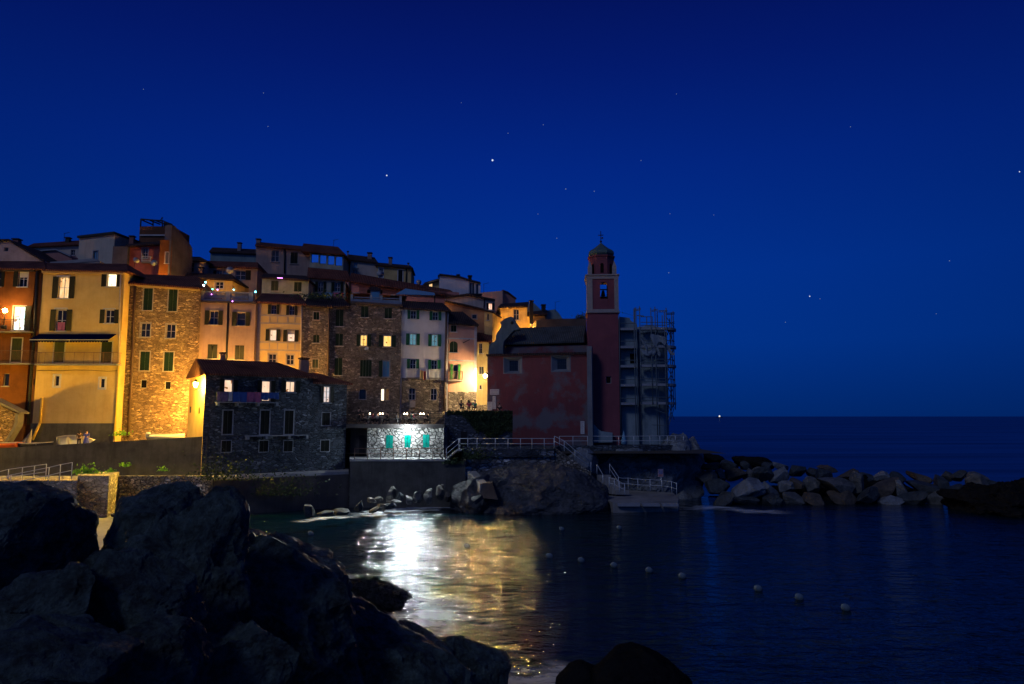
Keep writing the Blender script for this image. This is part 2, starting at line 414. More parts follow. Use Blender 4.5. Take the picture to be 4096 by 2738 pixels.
plain('awning_navy', (.004, .006, .035), 1); MATS['awning_navy'].node_tree.nodes['Principled BSDF'].inputs['IOR'].default_value = 1.0; plain('black', (.012, .012, .013), .6); plain('bronze', (.06, .07, .06), .4, .7)
plain('boat_white', (.7, .7, .68), .35, var=.05); plain('boat_orange', (.6, .1, .02), .4); plain('boat_blue', (.1, .2, .5), .4); plain('boat_dark', (.02, .022, .03), .5)
plain('skin', (.5, .3, .22), .6, var=.05); plain('hair', (.04, .025, .018), .7); plain('soil', (.08, .07, .05), 1)
m, nt, b = newmat('pane_dark'); b.inputs['Base Color'].default_value = (.012, .014, .018, 1); b.inputs['Roughness'].default_value = .12
m, nt, b = newmat('pane_sky'); b.inputs['Base Color'].default_value = (.25, .62, .95, 1); b.inputs['Roughness'].default_value = .05; b.inputs['Metallic'].default_value = .95
m, nt, b = newmat('pane_curtain'); b.inputs['Base Color'].default_value = (.12, .3, .42, 1); b.inputs['Roughness'].default_value = .4
room('lit_warm', (1, .68, .34), 1.25, (.8, .38, .12)); room('lit_hot', (1, .84, .58), 2.0, (1, .8, .5)); room('lit_amber', (1, .55, .10), 1.3, (1, .74, .3)); room('lit_pink', (1, .72, .50), 1.15, (.85, .52, .33))
room('lit_cool', (.8, .85, .9), .9, (1, .6, .4)); room('lit_red', (1, .30, .12), 1.3, (1, .8, .6)); room('lit_white', (1, .93, .85), 2.6, (.4, .8, .65)); room('lit_dim', (.35, .22, .12), .3)
room('lit_blue', (.22, .5, .62), .5, (.18, .4, .5))

W = window
# ------------------------------------------------------------ front row of houses, left to right
fr, r, wl, rf, o = house('orange_house', 'burnt orange house at the left edge with a glowing round balcony lamp', 'st_orange', 75, 2,
    [(-60, 1076), (142, 1078)], 5.2, 9, [
    (-22, 1083, 5, 1147, 'dark', dict(s='R')), (74, 1085, 110, 1148, 'dark', dict(s='L', trim='trim_white', blind=.4)),
    (52, 1226, 100, 1322, 'lit_white', dict(s='R', trim='trim_white', n=2)), (46, 1354, 86, 1448, 'shut', dict(trim='trim_white', sm='sh_dgreen', sill=0)),
    (13, 1495, 36, 1545, 'dark', dict(t=0, n=1))], roof=(((-70, 1072), (182, 1074)), ((-60, 1044), (175, 1046))), cor='cornice_dark', rd=3)
orange = (fr, r)
balcony(fr, r, -40, 118, 1325, 1278, .9, rm='metal_dark'); balcony(fr, r, -40, 122, 1453, 1403, .9, rm='metal_rust')
pipe(fr, r, [(150, 1080), (140, 1300), (118, 1600), (112, 1700)], .17, 'black')
fr, r, wl, rf, o = house('recessed_house', 'narrow brown recessed house front squeezed between the orange and the yellow house', 'st_brown', 75.6, 2,
    [(141, 1078), (180, 1079)], 5.2, 8, [(134, 1515, 140, 1540, 'dark', dict(sill=0))], rmat='roof_dark')
# yellow house
fr, r, wl, rf, o = house('yellow_house', 'tall cream yellow house with two navy awnings over its terrace', 'st_yellow', 75.2, 1,
    [(174, 1084), (500, 1090)], 5.2, 9.5, [
    (234, 1108, 277, 1194, 'lit_warm', dict(s='LR', trim='trim_white')), (428, 1094, 467, 1147, 'lit_hot', dict(s='LR', trim='trim_white', n=1, t=0)),
    (224, 1240, 266, 1324, 'dark', dict(s='LR', trim='trim_white', sill=0)), (420, 1240, 457, 1294, 'dark', dict(s='LR', trim='trim_white')),
    (216, 1366, 257, 1450, 'shut', dict(trim='trim_white', sm='sh_dgreen', sill=0, name='door')), (404, 1368, 447, 1452, 'shut', dict(trim='trim_white', sm='sh_dgreen', sill=0, name='door')),
    (218, 1504, 237, 1545, 'dark', dict(trim='trim_white', tw=.2, n=1, t=0, sill=0)), (400, 1515, 419, 1552, 'dark', dict(trim='trim_white', tw=.2, n=1, t=0, sill=0))],
    roof=(((168, 1078), (512, 1084)), ((178, 1052), (505, 1056))), cor='cornice_ochre', rd=3.2)
yel = (fr, r)
sl, bb = balcony(fr, r, 136, 466, 1456, 1410, 1.0, rm='metal_rust')
mb = MB()
for q in ((232, 1103, 280, 1109), (222, 1232, 268, 1238), (418, 1234, 460, 1239)):
    A, B = fr.loc(q[0], q[3]), fr.loc(q[2], q[1]); mb.box((A[0]-.1, -.1, A[2]), (B[0]+.1, -.036, B[2]))
mb.build('lintel', 'trim_white', r)
A, B = fr.loc(140, 1757), fr.loc(470, 1694); mb = MB(); mb.box((A[0]-.5, -.1, A[2]-1.5), (fr.loc(458, 1694)[0], -.003, B[2])); mb.build('plinth', 'seawall', r)
pipe(fr, r, [(168, 1590), (160, 1692)], .16, 'pipe_yellow', -.25, 'flue_pipe'); pipe(fr, r, [(160, 1692), (130, 1760)], .15, 'pipe_yellow', -.3, 'flue_pipe')
pipe(fr, r, [(484, 1090), (479, 1200), (476, 1455)], .09, 'pipe_light'); pipe(fr, r, [(476, 1455), (473, 1520), (458, 1750)], .14, 'pipe_yellow')
pipe(fr, r, [(142, 1482), (230, 1484), (300, 1481), (366, 1482), (430, 1486), (478, 1483)], .025, 'black', -.03, 'cable')
for x0, x1 in ((158, 312), (314, 466)):
    A = fr.loc(x0, 1337); B = fr.loc(x1, 1337); Fz = fr.loc((x0+x1)/2, 1358, -1.4)[2]
    aw = MB(); vs = [(A[0], -.05, A[2]), (B[0], -.05, A[2]), (B[0]-.02, -1.4, Fz), (A[0]-.05, -1.4, Fz)]
    aw.faces([Vector(v) for v in vs]+[Vector(v)-Vector((0, 0, .05)) for v in vs], [(0, 3, 2, 1), (4, 5, 6, 7), (0, 1, 5, 4), (1, 2, 6, 5), (2, 3, 7, 6), (3, 0, 4, 7)])
    a_ = aw.build('awning', 'awning_navy', r)
    v_ = MB(); n = 14
    for k in range(n):
        u0, u1 = A[0]-.05+(B[0]-A[0])*k/n, A[0]-.05+(B[0]-A[0])*(k+1)/n
        v_.faces([(u0, -1.41, Fz-.08), (u1, -1.41, Fz-.08), (u1, -1.41, Fz-.26), ((u0+u1)/2, -1.41, Fz-.34), (u0, -1.41, Fz-.26)], [(0, 4, 3, 2, 1)])
    v_.build('valance', 'awning_navy', a_)
    b_ = MB(); b_.box((A[0]-.06, -1.46, Fz-.1), (B[0], -1.405, Fz-.02)); b_.build('front_bar', 'trim_white', a_)
# warm stone house
fr, r, wl, rf, o = house('stone_house', 'tall rubble stone house glowing yellow at its foot beside the cream house', 'stone_warm', 76.5, 8,
    [(506, 1134), (802, 1156)], 5.2, 9, [
    (574, 1154, 610, 1242, 'shut', dict(trim='trim_pale', sm='sh_dgreen')), (674, 1158, 709, 1246, 'shut', dict(trim='trim_pale', sm='sh_dgreen')),
    (562, 1293, 601, 1349, 'dark', dict(trim='trim_pale')), (664, 1297, 702, 1354, 'dark', dict(trim='trim_pale')),
    (560, 1407, 598, 1483, 'shut', dict(trim='trim_pale', sm='sh_dgreen')), (656, 1409, 693, 1485, 'shut', dict(trim='trim_pale', sm='sh_dgreen')),
    (561, 1519, 587, 1554, 'void', dict(sill=0, n=1, t=0)), (658, 1526, 683, 1559, 'void', dict(sill=0, n=1, t=0))],
    roof=(((500, 1130), (812, 1152)), ((585, 1098), (790, 1106))), cor='cornice_ochre', rd=4, rmat='roof')
pipe(fr, r, [(541, 1140), (536, 1250), (528, 1480), (512, 1750)], .15, 'pipe', -.16)
# pinkish stucco house with balustrade terrace
fr, r, wl, rf, o = house('terrace_house', 'mauve stucco house carrying a white balustrade terrace strung with party lights', 'st_pinkish', 78, 8,
    [(800, 1208), (1024, 1213)], 5.2, 7, [
    (838, 1244, 873, 1300, 'dark', dict(s='LR', trim='trim_pale')), (947, 1250, 982, 1304, 'dark', dict(s='LR', trim='trim_pale', n=1)),
    (830, 1378, 869, 1436, 'shut', dict(sm='sh_dark')), (939, 1382, 976, 1440, 'shut', dict(sm='sh_dark'))], cor=None)
terr = (fr, r)
strip(fr, r, [(796, 1203), (1024, 1209)], .25, .22, 'cornice_dark', 'cornice')
pipe(fr, r, [(913, 1213), (909, 1330), (905, 1440)], .1, 'black')
A, B = fr.loc(800, 1203), fr.loc(1000, 1208); zt = fr.loc(900, 1168)[2]; zb_ = A[2]
mb = MB(); mb.box((A[0], -.05, zt-.14), (B[0], .2, zt)); mb.box((A[0], -.05, zb_), (B[0], .2, zb_+.16))
for px in (800, 905, 996):
    u = fr.loc(px, 1190)[0]; mb.box((u-.0, -.08, zb_), (u+.45, .23, zt+.05))
n = 34
for i in range(n):
    u = A[0]+.5+(B[0]-A[0]-.6)*i/n; h = zt-zb_-.3
    mb.lathe([(.05, 0), (.04, h*.15), (.085, h*.4), (.04, h*.8), (.06, h)], 6, (u, .07, zb_+.16))
mb.build('balustrade', 'trim_blue', r)
mb = MB(); mb.box((fr.loc(800, 1200)[0], .25, zb_-.1), (fr.loc(1024, 1200)[0], 6.8, zb_+.05)); mb.build('terrace_floor', 'concrete', r)
# ochre house with painted bands
fr, r, wl, rf, o = house('banded_house', 'ochre house with painted pale bands and two brightly lit windows', 'st_ochre', 79.2, 8,
    [(1022, 1213), (1209, 1222)], 5.2, 7, [
    (1084, 1220, 1106, 1257, 'dark', dict(s='LR', trim='trim_pale', sm='sh_dark')), (1157, 1224, 1178, 1261, 'dark', dict(s='LR', trim='trim_pale')),
    (1078, 1319, 1106, 1364, 'lit_pink', dict(s='LR', trim='trim_pale', t=0, n=1)), (1149, 1322, 1179, 1367, 'lit_pink', dict(s='LR', trim='trim_pale', t=0, n=1, blind=.35)),
    (1073, 1416, 1105, 1460, 'dark', dict(trim='trim_pale')), (1145, 1419, 1176, 1460, 'dark', dict(trim='trim_pale'))],
    roof=(((1018, 1205), (1224, 1216)), ((1048, 1174), (1200, 1180))), rd=3.2, rmat='roof')
for ya, yb in ((1259, 1265), (1290, 1296), (1366, 1372), (1397, 1403)):
    strip(fr, r, [(1036, ya), (1202, ya+4)], .03, .17, 'trim_pale', 'painted_band')
mb = MB()
for ya, yb in ((1265, 1291), (1371, 1399)):
    for px in (1078, 1110, 1151, 1180):
        A, B = fr.loc(px-3, yb), fr.loc(px+3, ya); mb.box((A[0], -.029, A[2]), (B[0], .02, B[2]))
A, B = fr.loc(1022, 1460), fr.loc(1036, 1213); mb.box((A[0], -.031, A[2]-3), (A[0]+.4, .02, B[2]))
mb.build('painted_band', 'trim_pale', r)
pipe(fr, r, [(1208, 1222), (1206, 1320), (1202, 1430)], .09, 'pipe_light')
# narrow grey stone house
fr, r, wl, rf, o = house('small_window_house', 'narrow dark stone house with three small green windows in one column', 'stone_mix', 80, 8,
    [(1210, 1229), (1320, 1229)], 5.2, 8, [
    (1254, 1249, 1277, 1280, 'shut', dict(sm='sh_dgreen', trim='trim_pale', tw=.08)), (1253, 1341, 1277, 1372, 'shut', dict(sm='sh_dgreen')), (1249, 1438, 1273, 1472, 'shut', dict(sm='sh_dgreen', trim='trim_pale', tw=.08))],
    roof=(((1214, 1220), (1330, 1226)), ((1228, 1192), (1325, 1196))), rd=3, rmat='roof_dark')
pipe(fr, r, [(1318, 1230), (1315, 1330), (1312, 1490)], .1, 'pipe')
# big grey stone house
fr, r, wl, rf, o = house('grey_stone_house', 'wide grey rubble stone house with two amber windows above the dining terrace', 'stone_grey', 80.8, 12,
    [(1318, 1228), (1402, 1228), (1404, 1214), (1606, 1226)], 7.5, 9, [
    (1342, 1240, 1374, 1306, 'shut', dict(sm='sh_dgreen')), (1341, 1336, 1372, 1384, 'shut', dict(sm='sh_dgreen')), (1338, 1433, 1369, 1502, 'shut', dict(sm='sh_dgreen')),
    (1444, 1226, 1474, 1270, 'shut', dict(sm='sh_dgreen')), (1538, 1233, 1568, 1275, 'shut', dict(sm='sh_dgreen')),
    (1441, 1340, 1469, 1385, 'lit_amber', dict(s='LR', sm='sh_dgreen', trim='trim_pale', tw=.05, t=0)), (1533, 1343, 1566, 1388, 'lit_amber', dict(s='LR', sm='sh_dgreen', trim='trim_pale', tw=.05, t=0, n=1)),
    (1440, 1441, 1487, 1508, 'shut', dict(sm='sh_dgreen', n=4)), (1530, 1444, 1559, 1508, 'pane_curtain', dict(s='L', sm='sh_dgreen', trim='trim_blue', tw=.05)),
    (1435, 1556, 1466, 1600, 'dark', dict(a=.35, sill=0, n=1, t=0)), (1524, 1556, 1537, 1604, 'lit_hot', dict(a=.2, sill=0, n=1, t=0)), (1540, 1556, 1558, 1604, 'lit_dim', dict(a=.2, sill=0, n=1, t=0))], cor=None)
gst = (fr, r)
roof_between(fr, r, ((1315, 1224), (1404, 1224)), ((1320, 1194), (1372, 1194)), 3, 'roof_dark', .4)
strip(fr, r, [(1402, 1206), (1610, 1220)], .25, .25, 'cornice_dark', 'cornice')
A, B = fr.loc(1402, 1212), fr.loc(1606, 1218); z0 = fr.loc(1500, 1212)[2]; zt = fr.loc(1500, 1190)[2]
mb = MB(); mb.box((A[0], 0.05, z0-.15), (B[0], .3, z0+.4)); mb.box((A[0], .08, zt-.1), (B[0], .25, zt))
for px in (1402, 1479, 1520, 1597):
    u = fr.loc(px, 1200)[0]; mb.box((u, .0, z0), (u+.3, .32, zt+.25))
mb.build('parapet', 'trim_blue', r)
A, B = fr.loc(1481, 1204, 1.5), fr.loc(1521, 1164, 1.5); mb = MB(); mb.box((A[0], 1.5, A[2]), (B[0], 3.4, B[2])); dm = mb.build('dormer', 'trim_blue', r)
mb = MB(); mb.box((A[0]+.15, 1.46, A[2]+.1), (B[0]-.15, 1.498, B[2]-.2)); mb.build('door', 'pane_curtain', dm)
mb = MB(); hull(mb, [Vector((A[0]-.4, y, B[2])) for y in (1.3, 3.5)]+[Vector((B[0]+.3, y, B[2])) for y in (1.3, 3.5)]+[Vector((A[0]+.1, y, B[2]+.5)) for y in (1.5, 3.3)]+[Vector((B[0]-.3, y, B[2]+.5)) for y in (1.5, 3.3)]); mb.build('dormer_roof', 'roof_dark', dm)
# white house
fr, r, wl, rf, o = house('white_house', 'whitewashed house with open green shutters and laundry on its balcony', 'st_white', 82.9, 12,
    [(1607, 1236), (1794, 1246)], 7.5, 8, [
    (1642, 1243, 1665, 1277, 'dark', dict(s='LR', sm='sh_green', trim='trim_white', tw=.06)), (1730, 1248, 1753, 1282, 'dark', dict(s='LR', sm='sh_green', trim='trim_white', tw=.06)),
    (1638, 1336, 1665, 1381, 'lit_blue', dict(s='LR', sm='sh_green', trim='trim_white', tw=.06)), (1726, 1339, 1751, 1386, 'lit_blue', dict(s='LR', sm='sh_green', trim='trim_white', tw=.06)),
    (1640, 1438, 1664, 1478, 'dark', dict(s='LR', sm='sh_green', trim='trim_white', tw=.05)), (1725, 1441, 1749, 1480, 'dark', dict(s='LR', sm='sh_green', trim='trim_white', tw=.05)),
    (1635, 1553, 1662, 1602, 'dark', dict(a=.35, sill=0)), (1722, 1554, 1748, 1602, 'dark', dict(a=.35, sill=0))], roof=(((1600, 1230), (1804, 1242)), ((1612, 1204), (1770, 1212))), rmat='roof_dark')
white = (fr, r)
A, B = fr.loc(1607, 1512), fr.loc(1790, 1512); mb = MB()
hh = []
for q in ((1635, 1553, 1662, 1602), (1722, 1554, 1748, 1602)):
    u0, u1 = fr.loc(q[0], 1577)[0], fr.loc(q[2], 1577)[0]; hh.append(arch_pts(u0, fr.loc(q[0], q[3])[2], u1, fr.loc(q[0], q[1])[2], .35))
facade(mb, [(A[0], 7.5), (fr.loc(1786, 1560)[0], 7.5), (fr.loc(1786, 1560)[0], A[2]-.3), (A[0], A[2])], hh, .1, .1, back=False, y0=-.06)
mb.build('stone_base', 'stone_mix', r)
balcony(fr, r, 1626, 1680, 1510, 1476, .35, rm='metal_pale', hth=.1); balcony(fr, r, 1716, 1764, 1512, 1478, .35, rm='metal_pale', hth=.1)
pipe(fr, r, [(1786, 1248), (1783, 1400), (1778, 1560), (1776, 1640)], .13, 'pipe')
A, B = fr.loc(1638, 1630), fr.loc(1661, 1606); mb = MB(); mb.box((A[0], -.4, A[2]), (B[0], -.062, B[2])); mb.build('wall_box', 'trim_pale', r)
# pink house
fr, r, wl, rf, o = house('pink_house', 'salmon pink house with bright green shutters beside the alley lamp', 'st_pink', 84.4, 12,
    [(1796, 1296), (1907, 1299)], 8.5, 7, [
    (1804, 1303, 1826, 1328, 'shut', dict(sm='sh_dgreen', trim='trim_white', tw=.04)), (1798, 1366, 1831, 1410, 'shut', dict(sm='sh_dgreen', a=.4)),
    (1812, 1459, 1832, 1519, 'dark', dict(s='LR', sm='sh_bright', n=1, t=0, sill=0)), (1830, 1568, 1855, 1603, 'dark', dict(sill=0))],
    roof=(((1793, 1292), (1916, 1299)), ((1800, 1247), (1850, 1247))), rmat='roof_dark')
pink = (fr, r)
mb = MB(); A, B = fr.loc(1790, 1650), fr.loc(1905, 1569)
hh = [[(fr.loc(1830, 1585)[0], fr.loc(1830, 1603)[2]), (fr.loc(1855, 1585)[0], fr.loc(1830, 1603)[2]), (fr.loc(1855, 1585)[0], fr.loc(1830, 1568)[2]), (fr.loc(1830, 1585)[0], fr.loc(1830, 1568)[2])]]
facade(mb, [(fr.loc(1796, 1296)[0], 8.5), (fr.loc(1907, 1299)[0], 8.5), (fr.loc(1907, 1299)[0], B[2]), (fr.loc(1796, 1296)[0], B[2])], hh, .1, .1, back=False, y0=-.06); mb.build('stone_base', 'stone_mix', r)
mb = MB(); u = fr.loc(1907, 1299)[0]
for k in range(13):
    z = B[2]+.02+k*(fr.loc(1907, 1300)[2]-B[2]-.1)/13; mb.box((u-.28-(k % 2)*.03, -.04, z), (u+.02, .5, z+(fr.loc(1907, 1300)[2]-B[2]-.1)/13-.02))
mb.build('quoin', 'trim_white', r)
for y in (1352, 1440): strip(fr, r, [(1794, y), (1899, y+2)], .04, .16, 'trim_white', 'string_course')
balcony(fr, r, 1792, 1852, 1521, 1486, .8, rm='metal_rust')
A, B = fr.loc(1853, 1372), fr.loc(1875, 1362); mb = MB(); mb.tube([A+Vector((0, -.02, 0)), B+Vector((0, -.7, 0))], .06); mb.build('bracket_arm', 'metal_rust', r)
pipe(fr, r, [(1792, 1300), (1789, 1430), (1784, 1640)], .06, 'pipe_light')
# alley house
fr, r, wl, rf, o = house('alley_house', 'narrow ochre rubble house in the alley behind the glowing lamp', 'st_alley', 88.5, 10,
    [(1905, 1366), (1956, 1364)], 8.5, 6, [(1917, 1374, 1930, 1414, 'dark', dict(s='')), (1917, 1468, 1935, 1497, 'shut', dict(sm='sh_dark')), (1918, 1541, 1927, 1558, 'dark', dict(n=1, t=0)), ],
    roof=(((1900, 1362), (1968, 1364)), ((1905, 1325), (1970, 1328))), rmat='roof', rd=2.5)
mb = MB()
for k in range(6):
    A = fr.loc(1908, 1650-k*6, -2.2+k*.35); mb.box((A[0], -2.2+k*.35, A[2]-.8), (A[0]+1.25, .1, A[2]))
mb.build('doorstep', 'stone_mix', r)

# ------------------------------------------------------------ fishermen's house by the slip
fr = Fr(818, 1600, 66, 35); r = empty('harbour_house', fr.O, fr.yaw, 'dark stone harbour house with laundry on its long balcony and a glaring end wall', 'house')
har = (fr, r); holes = []
for q in ((897, 1519, 932, 1570, 'lit_pink', dict(s='LR', trim='trim_blue', n=1, t=0, tw=.07)), (1047, 1524, 1082, 1606, 'lit_pink', dict(s='LR', trim='trim_blue', n=1, t=0, sill=0, tw=.07, name='door')),
          (1144, 1526, 1181, 1570, 'lit_pink', dict(s='LR', trim='trim_blue', n=2, t=0, tw=.07)), (1295, 1547, 1321, 1611, 'lit_cool', dict(s='LR', trim='trim_blue', n=2, t=2, tw=.07)),
          (892, 1643, 929, 1737, 'shut', dict(trim='trim_blue')), (1042, 1643, 1077, 1737, 'shut', dict(trim='trim_blue', sill=0)), (1139, 1643, 1173, 1737, 'shut', dict(trim='trim_blue', sill=0)), (1288, 1652, 1320, 1702, 'shut', dict(trim='trim_blue', tw=.07)),
          (886, 1764, 924, 1809, 'shut', dict(trim='trim_blue', tw=.07, sill=0)), (1037, 1764, 1073, 1808, 'shut', dict(trim='trim_blue', tw=.07, sill=0)), (1135, 1764, 1170, 1807, 'shut', dict(trim='trim_blue', tw=.07, sill=0)), (1283, 1762, 1317, 1806, 'shut', dict(trim='trim_blue', tw=.07, sill=0))):
    W(fr, r, holes, *q[:5], **q[5])
mb = MB(); ztop = fr.loc(820, 1494)[2]; ur = fr.loc(1252, 1520)[0]; ue = fr.loc(1388, 1560)[0]; zan = fr.loc(1320, 1533)[2]; GD = 7.8
facade(mb, [(0, 1.5), (ue, 1.5), (ue, zan), (ur, zan), (ur, ztop), (0, ztop)], holes, 5, back=False)
zr = ztop+1.65
lp = [Vector((0, 0, 1.5)), Vector((0, GD, 1.5)), Vector((0, GD, ztop)), Vector((0, GD/2, zr-.1)), Vector((0, 0, ztop))]
mb.poly([(ur, 0, zan), (ur, GD, zan), (ur, GD, ztop), (ur, 0, ztop)]); mb.poly([(ue, 0, 1.5), (ue, GD, 1.5), (ue, GD, zan), (ue, 0, zan)])
mb.poly([(ue, GD, 1.5), (0, GD, 1.5), (0, GD, ztop), (ur, GD, ztop), (ur, GD, zan), (ue, GD, zan)])
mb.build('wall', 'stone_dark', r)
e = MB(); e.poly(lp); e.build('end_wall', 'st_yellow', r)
e = MB()
for q in ((797, 1643, 12, 20), (762, 1640, 9, 14)):
    c = fr.side(q[0], q[1], -.02); e.box((-.045, c[1]-.22, c[2]-.3), (-.003, c[1]+.22, c[2]+.32))
e.build('end_window', 'sh_dark', r)
mb = MB(); hull(mb, [Vector(p) for p in ((-.25, -.45, ztop+.02), (-.25, GD+.45, ztop+.02), (-.25, GD/2, zr), (ur-2.6, GD/2, zr), (ur+.45, -.45, ztop+.02), (ur+.45, GD+.45, ztop+.02), (-.25, -.45, ztop-.16), (ur+.45, -.45, ztop-.16), (ur+.45, GD+.45, ztop-.16), (-.25, GD+.45, ztop-.16))])
rf = mb.build('roof', 'roof', r)
mb = MB(); hull(mb, [Vector(p) for p in ((ur, -.45, zan+.02), (ue+.45, -.45, zan+.02), (ue+.45, GD+.2, zan+.02), (ur, GD+.2, zan+.02), (ur, GD/2, zan+1.25), (ue-2.0, GD/2, zan+1.25), (ur, -.45, zan-.15), (ue+.45, -.45, zan-.15))])
mb.build('roof', 'roof', r)
chimney(fr, rf, 893, 1410, 1445, 20, 3.9); chimney(fr, rf, 1221, 1432, 1470, 32, 3.9, 'chimney')
for x0, x1, ys, cor in ((866, 1114, 1609, (872, 950, 1033, 1108)), (987, 1232, 1742, (992, 1065, 1157, 1227))):
    z = (fr.loc(x0, ys, -.8)[2]+fr.loc(x1, ys, -.8)[2])/2; a = fr.loc(x0, ys, -.8)[0]; b2 = fr.loc(x1, ys, -.8)[0]
    mb = MB(); mb.box((a, -.8, z-.09), (b2, .02, z)); s_ = mb.build('balcony', 'trim_blue', r)
    for cx in cor:
        u = fr.loc(cx, ys, -.5)[0]; m2 = MB(); m2.box((u-.12, -.65, z-.38), (u+.12, 0, z-.091)); m2.build('corbel', 'trim_blue', s_)
    if ys == 1609:
        rr = MB(); zz = z+.95; rr.tube([(a, 0, zz), (a, -.78, zz), (b2, -.78, zz), (b2, 0, zz)], .02, 5)
        k = 40
        for i in range(k+1): rr.tube([(a+(b2-a)*i/k, -.78, z), (a+(b2-a)*i/k, -.78, zz)], .013, 4)
        rr.build('railing', 'metal_dark', s_)
        har_bal = (a, b2, z, zz)
def cloth(fr, u0, u1, ztop, h, y, mat, name='towel', label='', seed=0, cat='laundry', group=None):
    o = fr.world((u0, y, ztop)); r_ = math.atan2(fr.ex.y, fr.ex.x)
    mb = MB(); n, m_ = 14, 6; random.seed(seed); ph = random.random()*6
    vs = []
    for j in range(m_+1):
        for i in range(n+1):
            u = (u1-u0)*i/n; z = -h*j/m_
            vs.append((u, -.02-.06*(j/m_)*math.sin(ph+u*9+j*.3)-.03*math.sin(ph*2+u*17), z-.04*math.sin(u*5+ph)*(j/m_)))
    mb.faces(vs, [(j*(n+1)+i, (j+1)*(n+1)+i, (j+1)*(n+1)+i+1, j*(n+1)+i+1) for j in range(m_) for i in range(n)], True)
    w = mb.build(name, mat); w.location = o; w.rotation_euler = (0, 0, r_)
    return tag(w, label, cat, group)
a, b2, z, zz = har_bal; L_ = b2-a
for f0, f1, h, mt, lb in ((0, .17, .9, 'cloth_stripe', 'striped beach towel at the left end of the harbour house balcony'), (.18, .24, .85, 'cloth_white', 'narrow pale cloth beside the striped towel on the harbour balcony'),
        (.25, .47, .95, 'cloth_blue', 'wide plain blue sheet left of the pink towel on the harbour balcony'), (.475, .70, .95, 'cloth_pink', 'mottled magenta towel in the middle of the harbour balcony'),
        (.70, .83, .72, 'cloth_blue', 'blue pleated cloth right of the magenta towel on the harbour balcony'), (.83, 1.0, .6, 'cloth_blue', 'short blue towel in front of the lit balcony door')):
    cloth(fr, a+L_*f0, a+L_*f1, zz, h, -.83, mt, 'towel', lb, int(f0*100), group='laundry over the harbour house balcony')

